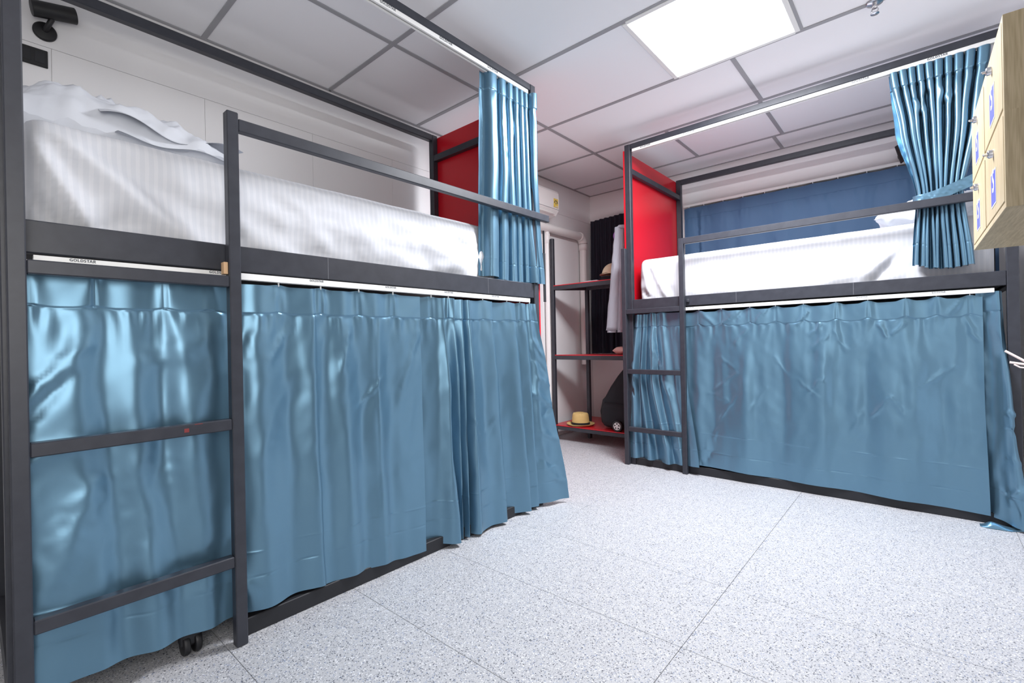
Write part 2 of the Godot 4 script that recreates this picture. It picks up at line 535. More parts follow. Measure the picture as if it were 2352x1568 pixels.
func bunk_bed(at: Vector3, turn: float, d: Dictionary) -> Node3D:
	var t := thing("bunk_bed", "", "bunk bed", at, turn)
	var L: float = d.len
	var D: float = d.depth
	var w := 0.045
	var tf := 2.556
	var tb := 2.526
	var rail: Array = d.rail
	for x in [0.0, L - w]:
		bar("corner_post", Vector3(x, 0, -w), Vector3(x + w, tf, 0), M.steel, t)
		bar("corner_post", Vector3(x, 0, -D), Vector3(x + w, tb, -D + w), M.steel, t)
		bar("end_bar", Vector3(x + 0.004, 2.33, -D + w), Vector3(x + w - 0.004, 2.375, -w), M.steel, t)
		bar("end_bar", Vector3(x + 0.004, rail[0], -D + w), Vector3(x + w - 0.004, rail[1], -w), M.steel, t)
		bar("end_bar", Vector3(x + 0.004, 0.01, -D + w), Vector3(x + w - 0.004, 0.06, -w), M.steel, t)
	bar("top_rail", Vector3(w, tf - 0.04, -w + 0.002), Vector3(L - w, tf, -0.002), M.steel, t)
	bar("top_rail", Vector3(w, tb - 0.045, -D + 0.002), Vector3(L - w, tb, -D + w - 0.002), M.steel, t)
	bar("side_rail", Vector3(w, rail[0], -0.04), Vector3(L - w, rail[1], -0.004), M.steel, t)
	bar("side_rail", Vector3(w, rail[0], -D + 0.004), Vector3(L - w, rail[1], -D + 0.04), M.steel, t)
	for s in d.seam:
		bar("weld_seam", Vector3(s, rail[0] + 0.002, -0.0048), Vector3(s + 0.002, rail[1] - 0.002, -0.0034), M.weld, t, 0.0002)
	bar("base_rail", Vector3(0.56 if d.left else w, 0.0, -0.05), Vector3(L - w, 0.06, -0.008), M.dark_base, t)
	bar("base_rail", Vector3(w, 0.0, -D + 0.004), Vector3(L - w, 0.06, -D + 0.04), M.dark_base, t)
	bar("bed_base", Vector3(w, rail[0] + 0.012, -D + 0.041), Vector3(L - w, rail[0] + 0.03, -0.041), M.dark_base, t)
	bar("lower_bed_base", Vector3(w, 0.14, -D + 0.041), Vector3(L - w, 0.20, -0.12), M.dark_base, t)
	# red end boards outside the posts
	var ex: Array = [[-0.016, -0.001], [L + 0.001, L + 0.016]]
	for k in ([1] if d.left else [0]):
		bar("end_panel", Vector3(ex[k][0], 0.03, -D), Vector3(ex[k][1], 2.515, -0.004), M.red, t, 0.002)
	# ladder: two posts and three rungs, standing just proud of the frame
	var lx: Array = d.ladder
	var z0 := 0.004
	var z1 := 0.040
	bar("ladder_post", Vector3(lx[0], 0, z0), Vector3(lx[0] + 0.036, d.low_top, z1), M.steel, t)
	bar("ladder_post", Vector3(lx[1], 0, z0), Vector3(lx[1] + 0.036, d.high_top, z1), M.steel, t)
	for y in [0.268, 0.725, 1.20]:
		var rg := bar("rung", Vector3(lx[0] + 0.036, y, z0 + 0.001), Vector3(lx[1], y + 0.037, z1 - 0.001), M.steel, t)
		if d.left and y == 0.725:
			bar("paint_mark", Vector3(0.100, -0.006, 0.0165), Vector3(0.113, 0.006, 0.0173), M.red_mark, rg, 0.0002)
			bar("paint_mark", Vector3(0.128, 0.0145, 0.0165), Vector3(0.150, 0.0165, 0.0173), M.red_mark, rg, 0.0002)
	var g: Array = d.guard
	bar("guard_rail", Vector3(lx[1] + 0.036, g[0], z0 + 0.006), Vector3(d.guard_end, g[1], z1 - 0.001), M.steel, t)
	bar("bracket", Vector3(lx[1] + 0.006, rail[0] + 0.03, -0.004), Vector3(lx[1] + 0.030, rail[0] + 0.056, z0), M.steel, t)
	bar("bracket", Vector3(lx[0] + 0.006, rail[0] + 0.03, -0.0), Vector3(lx[0] + 0.030, rail[0] + 0.056, z0), M.steel, t)
	if d.left:
		bar("spacer_block", Vector3(lx[1] - 0.014, 1.243, 0.0045), Vector3(lx[1] - 0.001, 1.283, 0.030), M.wood_raw, t, 0.001)
	else:
		bar("bolt", Vector3(lx[1] + 0.040, rail[0] + 0.024, -0.0035), Vector3(lx[1] + 0.062, rail[0] + 0.05, 0.012), M.steel, t, 0.005)
	# curtain tracks, printed along the front
	for tr in [[d.track, d.track_end, 0.062, 0.008], [tf - 0.063, L - 0.06, 0.062, 0.012]]:
		var y: float = tr[0]
		var prof := PackedVector2Array([Vector2(-0.014, 0), Vector2(-0.005, 0), Vector2(-0.005, 0.004), Vector2(-0.009, 0.004), Vector2(-0.009, 0.016),
			Vector2(0.009, 0.016), Vector2(0.009, 0.004), Vector2(0.005, 0.004), Vector2(0.005, 0.0), Vector2(0.014, 0), Vector2(0.014, 0.022), Vector2(-0.014, 0.022)])
		var ln: float = tr[1] - tr[2]
		var o := part("curtain_track", extrude(prof, ln), M.white_plastic, t, Vector3(tr[2], y, -0.022), Vector3(0, PI / 2, 0))
		var x := 0.07
		while x < ln - 0.22:
			text_part("printed_text", "GOLDSTAR", tr[3], M.ink, o, Vector3(-0.0142, 0.020 - tr[3] * 1.25, x), -PI / 2)
			x += 0.34
	return t


func text_part(called: String, words: String, height: float, m: Material, parent: Node, at: Vector3, turn: float, rot_z := 0.0) -> MeshInstance3D:
	var f := SystemFont.new()
	f.font_names = PackedStringArray(["Droid Sans"])
	f.font_weight = 700
	var tm := TextMesh.new()
	tm.font = f
	tm.text = words
	tm.font_size = 32
	tm.pixel_size = height / 23.0
	tm.depth = 0.0006
	tm.horizontal_alignment = HORIZONTAL_ALIGNMENT_LEFT
	tm.vertical_alignment = VERTICAL_ALIGNMENT_BOTTOM
	return part(called, tm, m, parent, at, Vector3(0, turn, rot_z))


# ------------------------------------------------------------------ bedding
func ridge(s: float, y: float, c: Array) -> float:
	# c: s0, y0, s1, y1, width, amplitude
	var a := Vector2(c[0], c[1])
	var ab := Vector2(c[2], c[3]) - a
	var ap := Vector2(s, y) - a
	var k := ap.dot(ab) / ab.length_squared()
	if k < -0.3 or k > 1.3:
		return 0.0
	var kk := clampf(k, 0.0, 1.0)
	var dd := (ap - ab * kk).length() / maxf(0.011, float(c[4]) * 1.15)
	if dd > 3.0:
		return 0.0
	var fade := smoothstep(-0.3, 0.25, k) * (1.0 - smoothstep(0.75, 1.3, k))
	return float(c[5]) * exp(-dd * dd) * fade


# a made-up mattress. own frame as the bed: x along, y up, z out of the front
func mattress_mesh(len_: float, y0: float, y1: float, depth: float, creases: Array, rough: float) -> ArrayMesh:
	var nu := 170
	var prof: Array = []   # (z, y) from the tucked lower edge up the front, over the top to the back
	var r := 0.05
	for k in 17: prof.append(Vector2(0.012 * sin(PI * k / 16.0), lerpf(y0, y1 - r, k / 16.0)))
	for k in range(1, 8):
		var a := PI / 2 * k / 7.0
		prof.append(Vector2(-r + r * cos(a), y1 - r + r * sin(a)))
	for k in range(1, 11): prof.append(Vector2(lerpf(-r, -depth, k / 10.0), y1))
	prof.append(Vector2(-depth, y0))
	var rows := prof.size()
	var p := PackedVector3Array()
	var uv := PackedVector2Array()
	var cen := Vector2(-depth * 0.5, (y0 + y1) * 0.5)
	for j in rows:
		for i in nu:
			var e := 0
			var u := float(i - 2) / (nu - 5)
			if i == 0 or i == nu - 1: e = 2
			u = clampf(u, 0.0, 1.0)
			var x := u * len_
			var q: Vector2 = prof[j]
			var edge := minf(x, len_ - x)
			var inset := 0.0
			if edge < 0.05:
				inset = 0.05 - sqrt(maxf(0.0, 0.0025 - (0.05 - edge) * (0.05 - edge)))
			var zz := q.x
			var yy := q.y
			if j < 24:
				zz -= inset * 0.8
			if j > 14: yy -= inset * 0.5
			if j < 27:
				var s := 0.0
				for c in creases:
					s += ridge(x, q.y, c)
				s += noise.get_noise_2d(x * 5.0 + q.y * 4.0, q.y * 9.0 - x * 2.0) * rough
				s *= smoothstep(0.0, 0.03, q.y - y0 + 0.012)
				var top := smoothstep(16.0, 23.0, float(j))
				zz += s * (1.0 - top) * (1.0 - smoothstep(14.0, 20.0, float(j)) * 0.6)
				yy += s * top * 0.2
			else:
				yy += noise.get_noise_2d(x * 3.0, q.x * 5.0) * 0.006
			var pt := Vector3(x, yy, zz)
			if e == 2: pt = Vector3(x, cen.y, cen.x)
			p.append(pt)
			uv.append(Vector2(x, q.y))
	return grid_mesh(p, nu, rows, 0.0, uv)


func pillow_mesh(a: float, b: float, h: float, seed_: float, wr: float) -> ArrayMesh:
	var nu := 61
	var nv := 81
	var p := PackedVector3Array()
	for j in nv:
		var side := 1.0 if j < (nv + 1) / 2 else -1.0
		var v := (float(j) / (nv - 1)) * 4.0 - 1.0   # -1..1 on top, 1..3 beneath
		var vv := v if v <= 1.0 else 2.0 - v
		for i in nu:
			var u := float(i) / (nu - 1) * 2.0 - 1.0
			var pinch := 1.0 - 0.10 * pow(1.0 - absf(u), 0.8) * 1.0
			var f := pow(maxf(0.0, 1.0 - pow(absf(u), 2.6)), 0.55) * pow(maxf(0.0, 1.0 - pow(absf(vv), 2.6)), 0.55)
			var x := u * a * (1.0 - 0.06 * (1.0 - vv * vv))
			var z := vv * b * pinch
			var y := side * h * f
			y += noise.get_noise_3d(x * 9.0 + seed_, z * 9.0, side * 3.0) * wr * f + noise.get_noise_2d(x * 11.0 + seed_, z * 11.0) * wr * 0.35
			y += noise2.get_noise_3d(x * 5.0 - z * 14.0 + seed_, z * 3.0 + x * 11.0, seed_) * wr * 0.5 * (1.0 - f * 0.6)
			y += wr * 0.45 * pow(1.0 - absf(noise2.get_noise_2d(x * 4.0 + z * 5.0 + seed_, z * 4.0 - x * 7.0)), 6.0) * f
			p.append(Vector3(x, y, z))
	return grid_mesh(p, nu, nv)


func build_bedding() -> void:
	var t := thing("mattress", "white striped mattress sheet on the bed below the air-conditioned wall's black wall spotlight", "mattress", Vector3(-1.858, 1.303, -0.105), PI / 2)
	var cr := [
		[0.00, 0.30, 0.16, 0.02, 0.022, 0.030], [0.03, 0.34, 0.42, 0.03, 0.030, 0.028], [0.10, 0.02, 0.24, 0.10, 0.02, -0.016],
		[0.16, 0.30, 0.55, 0.10, 0.045, -0.014], [0.22, 0.30, 0.72, 0.04, 0.035, 0.014], [0.40, 0.26, 0.95, 0.06, 0.05, 0.010],
		[0.55, 0.16, 1.0, 0.03, 0.045, -0.012], [0.50, 0.21, 1.5, 0.16, 0.012, 0.0035], [0.95, 0.20, 1.35, 0.06, 0.05, 0.010], [1.25, 0.24, 1.75, 0.03, 0.045, 0.014],
		[1.42, 0.02, 1.66, 0.06, 0.03, -0.020], [1.55, 0.30, 2.0, 0.05, 0.05, 0.010], [0.0, 0.16, 0.08, 0.02, 0.016, -0.025]]
	part("sheet", mattress_mesh(2.12, 0.0, 0.355, 0.86, cr, 0.010), M.sheet, t)
	tag(t, "thick mattress in a white striped sheet beneath the black wall spotlight", "mattress", "upper bunk mattresses")
	var r := thing("mattress", "", "mattress", Vector3(-1.735, 1.285, -3.578), 0.0)
	var cr2 := [
		[0.04, 0.30, 0.10, 0.02, 0.02, 0.016], [0.10, 0.32, 0.24, 0.02, 0.022, 0.016], [0.03, 0.10, 0.12, 0.02, 0.015, -0.014], [0.20, 0.20, 0.30, 0.03, 0.03, -0.01],
		[0.30, 0.07, 0.85, 0.115, 0.008, 0.004], [0.85, 0.10, 1.6, 0.14, 0.010, 0.004], [1.45, 0.06, 1.62, 0.22, 0.022, 0.014], [1.50, 0.02, 1.60, 0.14, 0.016, -0.016],
		[1.2, 0.04, 1.5, 0.11, 0.02, 0.008], [0.5, 0.25, 1.1, 0.2, 0.05, 0.006]]
	part("sheet", mattress_mesh(2.02, 0.0, 0.355, 0.96, cr2, 0.006), M.sheet, r)
	tag(r, "thick mattress in a white striped sheet before the long blue window curtain", "mattress", "upper bunk mattresses")
	var p := thing("pillow", "rumpled white pillow below the black wall spotlight", "pillow", Vector3(-2.30, 1.775, -0.36), 0.0, "bed pillows")
	part("pillowcase", pillow_mesh(0.25, 0.345, 0.125, 2.0, 0.035), M.linen, p)
	p.rotation = Vector3(0.0, 0.0, -0.16)
	for k in 2:
		var fp := PackedVector3Array()
		for j in 16:
			for i in 50:
				var u := i / 49.0
				var v := j / 15.0
				if k == 0:   # the open case folded back over the front
					fp.append(Vector3(lerpf(-0.10, 0.245 + 0.018 * sin(u * 7.0), v), lerpf(0.140 - 0.075 * pow(u, 1.4), 0.045 + 0.022 * sin(u * 8.6 + 0.5) - 0.01 * u, pow(v, 1.4)), lerpf(0.06, -0.405 + 0.03 * v, u)))
				else:
					fp.append(Vector3(lerpf(-0.02, 0.285 - 0.02 * u, v), 0.012 - 0.020 * v + 0.010 * sin(u * 9.0 + v * 2.0) * v, lerpf(0.02, -0.355, u)))
		part("pillowcase_flap", grid_mesh(fp, 50, 16, 0.002), M.linen, p)
	var p2 := thing("pillow", "white pillow half hidden by the tied-back curtain", "pillow", Vector3(0.04, 1.74, -4.05), 0.0, "bed pillows")
	part("pillowcase", pillow_mesh(0.27, 0.33, 0.11, 7.0, 0.03), M.linen, p2)
	p2.rotation = Vector3(0.0, 0.0, 0.08)


# ------------------------------------------------------------------ curtains
func spline(pts: Array, k: int) -> PackedVector2Array:
	var out := PackedVector2Array()
	var n := pts.size()
	for i in n - 1:
		var a: Vector2 = pts[maxi(i - 1, 0)]
		var b: Vector2 = pts[i]
		var c: Vector2 = pts[i + 1]
		var d: Vector2 = pts[mini(i + 2, n - 1)]
		for s in k:
			out.append(b.cubic_interpolate(c, a, d, float(s) / k))
	out.append(pts[n - 1])
	return out


# o: along ("z" or "x"), rows (list of [height fraction 0 top .. 1 hem, plan points]), top / hem heights (lists of y, spread evenly), k samples per span, nv rows,
#    head, hooks, hem seams, rough, creases
func drape(o: Dictionary) -> ArrayMesh:
	var k: int = o.get("k", 8)
	var nv: int = o.get("nv", 90)
	var plans: Array = []
	for r in o.rows:
		plans.append([r[0], spline(r[1], k)])
	var nu: int = plans[0][1].size()
	var tops: Array = o.top
	var hems: Array = o.hem
	var hooks: Array = o.get("hooks", [])
	var head: float = o.get("head", 0.10)
	var rough: float = o.get("rough", 0.003)
	var creases: Array = o.get("creases", [])
	var seams: Array = o.get("seams", [])
	var sag: float = o.get("sag", 0.006)
	var sd: float = o.get("seed", 0.0)
	var along_z: bool = o.along == "z"
	var p := PackedVector3Array()
	# rows: dense and exact at the header seam and at the hem seams, even between
	var lines: Array = []
	var near_top := 0.02
	if head > 0.0:
		near_top = head + 0.025
		for q in [0.0, 0.015, 0.03, 0.045, 0.06, 0.07, 0.08, 0.088, 0.094]:
			lines.append([0, head * q / 0.10])
		for q in [-0.004, -0.002, 0.0, 0.002, 0.004, 0.008, 0.014, 0.025]:
			lines.append([0, head + q])
	else:
		lines.append([0, 0.0]); lines.append([0, 0.02])
	var near_hem := 0.01
	var low: Array = [0.0, 0.01]
	for sm in seams:
		for q in [-0.02, -0.009, -0.005, -0.0025, 0.0, 0.0025, 0.005, 0.009, 0.02]:
			low.append(sm + q)
		low.append(sm * 0.5)
	low.sort()
	low.reverse()
	near_hem = low[0]
	var nm := maxi(8, nv - lines.size() - low.size())
	for q in range(1, nm):
		lines.append([1, float(q) / nm])
	for q in low:
		lines.append([2, q])
	nv = lines.size()
	var y_top0 := ramp(tops, 0.5)
	var y_hem0 := ramp(hems, 0.5)
	for j in nv:
		var kind: int = lines[j][0]
		var val: float = lines[j][1]
		var yr := y_top0 - val if kind == 0 else (y_hem0 + val if kind == 2 else lerpf(y_top0 - near_top, y_hem0 + near_hem, val))
		var v := clampf((y_top0 - yr) / (y_top0 - y_hem0), 0.0, 1.0)
		var a := 0
		while a < plans.size() - 2 and v > plans[a + 1][0]:
			a += 1
		var w0: float = plans[a][0]
		var w1: float = plans[a + 1][0]
		var w: float = (v - w0) / (w1 - w0)
		w = lerpf(w, smoothstep(0.0, 1.0, w), 0.5)
		var pa: PackedVector2Array = plans[a][1]
		var pb: PackedVector2Array = plans[a + 1][1]
		for i in nu:
			var u := float(i) / (nu - 1)
			var q := pa[i].lerp(pb[i], w)
			var yt := ramp(tops, u)
			var yb := ramp(hems, u)
			if hooks.size():
				var near := 9.0
				for h in hooks:
					near = minf(near, absf(q.x - h))
				yt -= sag * smoothstep(0.0, 0.05, near)
			var y := yt - val if kind == 0 else (yb + val if kind == 2 else lerpf(yt - near_top, yb + near_hem, val))
			var below := yt - y
			var s := 0.0
			# header seam: a shallow groove, and small gathers under it
			if head > 0.0:
				s += 0.0028 * (1.0 - smoothstep(head - 0.0015, head + 0.003, below))
				if below > head and below < head + 0.25:
					var gdy := below - head
					s += noise2.get_noise_2d(q.x * 24.0 + sd, gdy * 5.0 + sd) * 0.0055 * exp(-gdy / 0.07) * smoothstep(0.0, 0.012, gdy)
			for sm in seams:
				s += 0.0017 * exp(-pow((y - yb - sm) / 0.0038, 2.0)) * (1.0 if sm > 0.16 else -1.0) * (0.6 + noise2.get_noise_2d(q.x * 9.0 + sd, sm * 30.0))
			for h in hooks:
				var dx: float = q.x - h
				if below < head + 0.004:
					s -= 0.004 * exp(-pow(dx / 0.0055, 2.0))
				var wd := 0.012 + 0.22 * below
				s += o.get("pucker", 0.006) * exp(-pow(dx / wd, 2.0)) * exp(-below / 0.22)
			for c in creases:
				s += 0.75 * ridge(q.x + 0.006 * noise2.get_noise_2d(q.x * 20.0, y * 20.0), y + 0.008 * noise2.get_noise_2d(y * 16.0, q.x * 16.0 + 5.0), c)
			s += noise.get_noise_3d(q.x * 7.0 + sd, y * 2.6, q.y * 9.0) * rough * smoothstep(0.0, 0.3, v)
			s += noise2.get_noise_3d(q.x * 14.0 + y * 6.0 + sd, y * 9.0, q.y * 12.0) * rough * 0.14
			# push along the plan normal
			var t: Vector2 = pa[mini(i + 1, nu - 1)].lerp(pb[mini(i + 1, nu - 1)], w) - pa[maxi(i - 1, 0)].lerp(pb[maxi(i - 1, 0)], w)
			var nn := Vector2(-t.y, t.x).normalized() if not along_z else Vector2(t.y, -t.x).normalized()
			q += nn * s
			p.append(Vector3(q.y, y, q.x) if along_z else Vector3(q.x, y, q.y))
	return grid_mesh(p, nu, nv, 0.0016)


func ramp(a: Array, u: float) -> float:
	if a.size() == 1: return a[0]
	var f := clampf(u, 0.0, 1.0) * (a.size() - 1)
	var i := mini(int(f), a.size() - 2)
	return lerpf(a[i], a[i + 1], smoothstep(0.0, 1.0, f - i))


func hook_parts(t: Node3D, hooks: Array, y: float, off: float, along_z: bool) -> void:
	var pr := PackedVector2Array([Vector2(-0.007, 0.012), Vector2(-0.002, 0.0), Vector2(-0.0015, -0.012), Vector2(0.0015, -0.012), Vector2(0.002, 0.0), Vector2(0.007, 0.012)])
	var me: ArrayMesh = box_cache.get("hook", null)
	if me == null:
		me = extrude(pr, 0.005)
		box_cache["hook"] = me
	for h in hooks:
		part("hook", me, M.white_plastic, t, (Vector3(off, y, h) if along_z else Vector3(h, y, off)) - t.position, Vector3(0, PI / 2 if along_z else 0.0, 0))


func curtain(called: String, label: String, o: Dictionary, m: Material, base: Vector3, hook_y: float, hook_off: float, group := "") -> Node3D:
	var t := thing(called, label, "curtain", base, 0.0, group if group else ("teal satin bunk curtains" if called == "bunk_curtain" else "curtains on the far wall"))
	part("cloth", drape(o), m, t, -base)
	if o.has("hooks") and o.hooks.size():
		hook_parts(t, o.hooks, hook_y, hook_off, o.along == "z")
	return t


func v2(flat: Array) -> Array:
	var out: Array = []
	for k in range(0, flat.size(), 2):
		out.append(Vector2(flat[k], flat[k + 1]))
	return out


func build_left_curtains() -> void:
	# lower front, near piece: wide and almost flat. plan points are (z, x)
	var top := v2([-0.075, -1.800, -0.14, -1.797, -0.213, -1.795, -0.26, -1.803, -0.33, -1.797, -0.39, -1.803, -0.455, -1.794, -0.56, -1.803, -0.632, -1.803, -0.69, -1.792, -0.78, -1.806, -0.872, -1.795, -0.90, -1.802, -0.955, -1.806, -1.012, -1.796, -1.07, -1.805, -1.135, -1.797, -1.172, -1.796, -1.225, -1.806, -1.30, -1.802, -1.405, -1.797])
	var mid := v2([-0.075, -1.790, -0.12, -1.785, -0.20, -1.778, -0.262, -1.800, -0.33, -1.786, -0.40, -1.802, -0.465, -1.776, -0.575, -1.798, -0.63, -1.797, -0.685, -1.776, -0.785, -1.803, -0.876, -1.782, -0.902, -1.797, -0.94, -1.800, -1.012, -1.780, -1.085, -1.800, -1.15, -1.790, -1.178, -1.787, -1.225, -1.800, -1.30, -1.795, -1.405, -1.790])
	var bot := v2([-0.070, -1.770, -0.14, -1.762, -0.235, -1.772, -0.30, -1.796, -0.37, -1.768, -0.44, -1.796, -0.51, -1.776, -0.57, -1.800, -0.62, -1.797, -0.70, -1.770, -0.80, -1.797, -0.89, -1.770, -0.915, -1.788, -0.955, -1.792, -1.025, -1.766, -1.095, -1.788, -1.155, -1.772, -1.185, -1.768, -1.23, -1.784, -1.30, -1.774, -1.395, -1.768])
	var hk := [-0.11, -0.24, -0.41, -0.53, -0.758, -0.92, -1.087, -1.257]
	curtain("bunk_curtain", "wide teal satin curtain behind the ladder, hanging below the rumpled white pillow", {
		"along": "z", "rows": [[0.0, top], [0.32, mid], [1.0, bot]], "top": [1.226], "hem": [0.105, 0.085, 0.078, 0.072, 0.06, 0.05, 0.032], "k": 9, "nv": 120,
		"hooks": hk, "seams": [0.12, 0.205], "rough": 0.006, "seed": 4.0, "pucker": 0.007,
		"creases": [[-0.10, 0.86, -0.22, 1.02, 0.018, 0.010], [-0.09, 0.80, -0.17, 0.92, 0.016, -0.008], [-0.08, 0.70, -0.2, 0.74, 0.02, 0.012], [-0.12, 0.35, -0.24, 0.62, 0.03, 0.015], [-0.30, 0.40, -0.42, 0.75, 0.04, -0.012],
			[-0.61, 0.20, -0.66, 0.10, 0.02, 0.018], [-0.60, 0.90, -0.68, 1.06, 0.02, 0.006], [-0.72, 0.95, -0.8, 1.08, 0.012, 0.005], [-1.0, 0.9, -1.04, 1.05, 0.008, 0.004], [-1.3, 0.8, -1.39, 1.05, 0.012, 0.005], [-1.05, 0.72, -1.2, 0.86, 0.01, 0.004],
			[-0.68, 0.6, -0.8, 0.9, 0.02, 0.005], [-0.35, 0.95, -0.55, 1.05, 0.03, 0.008], [-0.42, 0.25, -0.55, 0.33, 0.04, -0.012]]},
		M.satin, Vector3(-1.79, 0.03, -0.74), 1.232, -1.7995)
	# lower front, far piece: pushed together into folds
	var t2 := v2([-1.385, -1.822, -1.44, -1.812, -1.50, -1.802, -1.538, -1.784, -1.546, -1.800, -1.560, -1.818, -1.585, -1.806, -1.612, -1.788, -1.620, -1.806, -1.634, -1.814, -1.666, -1.786, -1.674, -1.806, -1.690, -1.812, -1.712, -1.784, -1.735, -1.796, -1.80, -1.800, -1.880, -1.784, -1.893, -1.804, -1.912, -1.818, -1.985, -1.804, -2.070, -1.784, -2.080, -1.802, -2.095, -1.814, -2.130, -1.802, -2.172, -1.786, -2.184, -1.806, -2.200, -1.802, -2.215, -1.790, -2.235, -1.786, -2.252, -1.768])
	var m2 := v2([-1.375, -1.835, -1.44, -1.818, -1.51, -1.795, -1.556, -1.760, -1.566, -1.795, -1.580, -1.830, -1.600, -1.812, -1.624, -1.770, -1.632, -1.805, -1.645, -1.825, -1.672, -1.774, -1.682, -1.805, -1.697, -1.822, -1.722, -1.762, -1.75, -1.782, -1.815, -1.790, -1.902, -1.760, -1.914, -1.800, -1.934, -1.832, -2.01, -1.804, -2.095, -1.760, -2.104, -1.795, -2.118, -1.815, -2.152, -1.795, -2.198, -1.766, -2.210, -1.792, -2.226, -1.780, -2.252, -1.758, -2.295, -1.750, -2.335, -1.738])
	var b2 := v2([-1.370, -1.835, -1.43, -1.822, -1.50, -1.795, -1.540, -1.742, -1.580, -1.724, -1.600, -1.790, -1.606, -1.810, -1.622, -1.760, -1.634, -1.800, -1.645, -1.815, -1.660, -1.752, -1.672, -1.800, -1.685, -1.812, -1.715, -1.738, -1.755, -1.748, -1.835, -1.764, -1.925, -1.735, -1.940, -1.785, -1.962, -1.812, -2.04, -1.785, -2.125, -1.728, -2.136, -1.765, -2.150, -1.782, -2.178, -1.762, -2.215, -1.740, -2.230, -1.765, -2.250, -1.758, -2.30, -1.725, -2.38, -1.704, -2.430, -1.672])
	curtain("bunk_curtain", "deeply folded teal satin curtain flaring past the bed end near the air conditioner", {
		"along": "z", "rows": [[0.0, t2], [0.4, m2], [1.0, b2]], "top": [1.226], "hem": [0.03, 0.02, 0.012, 0.015, 0.018, 0.02, 0.022, 0.028], "k": 7, "nv": 110,
		"hooks": [-1.475, -1.585, -1.83, -2.025, -2.14, -2.23], "seams": [0.12, 0.205], "rough": 0.005, "seed": 14.0, "pucker": 0.004,
		"creases": [[-2.24, 1.0, -2.30, 0.90, 0.012, 0.009], [-2.22, 0.92, -2.31, 0.80, 0.012, -0.008], [-2.26, 0.78, -2.34, 0.72, 0.012, 0.010], [-2.22, 0.70, -2.36, 0.60, 0.015, 0.010], [-2.28, 0.55, -2.38, 0.62, 0.012, -0.009], [-2.26, 0.46, -2.40, 0.38, 0.014, 0.010], [-2.24, 0.30, -2.36, 0.24, 0.016, -0.008],
			[-2.30, 0.2, -2.42, 0.12, 0.015, 0.010], [-1.80, 0.5, -1.9, 0.6, 0.01, 0.004], [-1.72, 0.6, -1.78, 0.52, 0.006, 0.004], [-2.1, 0.55, -2.16, 0.6, 0.008, 0.004]]},
		M.satin, Vector3(-1.79, 0.01, -1.83), 1.232, -1.7995)
	# upper front: drawn to the far end in narrow folds
	var tt: Array = []
	var tm_: Array = []
	var tb: Array = []
	var tg: Array = []
	var edges := [-1.900, -1.990, -2.062, -2.120, -2.168, -2.212, -2.254, -2.300]
	for k in edges.size() - 1:
		var e0: float = edges[k]
		var e1: float = edges[k + 1]
		var past := k >= 6   # the last fold hangs in front of the post
		for q in [[0.03, 0], [0.16, 1], [0.50, 2], [0.80, 1], [0.95, 0]]:
			var z := lerpf(e0, e1, q[0])
			var dx: float = [-1.770, -1.758, -1.752][q[1]] if past else [-1.838, -1.790, -1.780][q[1]]
			var gx: float = [-1.7735, -1.769, -1.767][q[1]] if past else dx
			tt.append(Vector2(z, dx if past else lerpf(dx, -1.805, 0.25)))
			tm_.append(Vector2(z + 0.012 * (z + 2.05) - 0.006 * sin(k * 1.7), dx + (0.0 if past else 0.004 * sin(k * 2.3))))
			var zb := -1.862 + (z + 1.888) * 1.15 + 0.008 * sin(k * 2.9)
			tg.append(Vector2(lerpf(z, zb, 0.6), gx))
			tb.append(Vector2(zb, (-1.752 if q[1] else -1.768) if zb < -2.245 else dx - 0.004 * absf(sin(k * 1.1))))
	# a wide flat flap at the near edge
	tt.push_front(Vector2(-1.872, -1.830)); tm_.push_front(Vector2(-1.862, -1.836)); tb.push_front(Vector2(-1.842, -1.836)); tg.push_front(Vector2(-1.852, -1.836))
	curtain("bunk_curtain", "teal satin curtain bunched against the dark red end board, crossed by the guard rail", {
		"along": "z", "rows": [[0.0, tt], [0.45, tm_], [0.65, tg], [1.0, tb]], "top": [2.496], "hem": [1.365, 1.345, 1.352, 1.346], "k": 5, "nv": 110, "hooks": [], "head": 0.09, "seams": [0.10], "rough": 0.003, "seed": 24.0,
		"creases": [[-2.02, 2.25, -2.04, 2.05, 0.008, -0.005], [-2.12, 2.3, -2.10, 2.2, 0.006, 0.004]]},
		M.satin, Vector3(-1.80, 1.35, -2.09), 0, 0)
	var st := thing("curtain_strap", "narrow black strap dangling past the end of the guard rail", "strap", Vector3(-1.76, 1.24, -2.335))
	bar("ribbon", Vector3(-0.004, 0.0, -0.018), Vector3(0.0, 0.30, 0.006), M.black_cloth, st, 0.001)
	bar("ribbon", Vector3(-0.010, 0.30, -0.014), Vector3(0.0, 0.44, -0.006), M.black_cloth, st, 0.001)


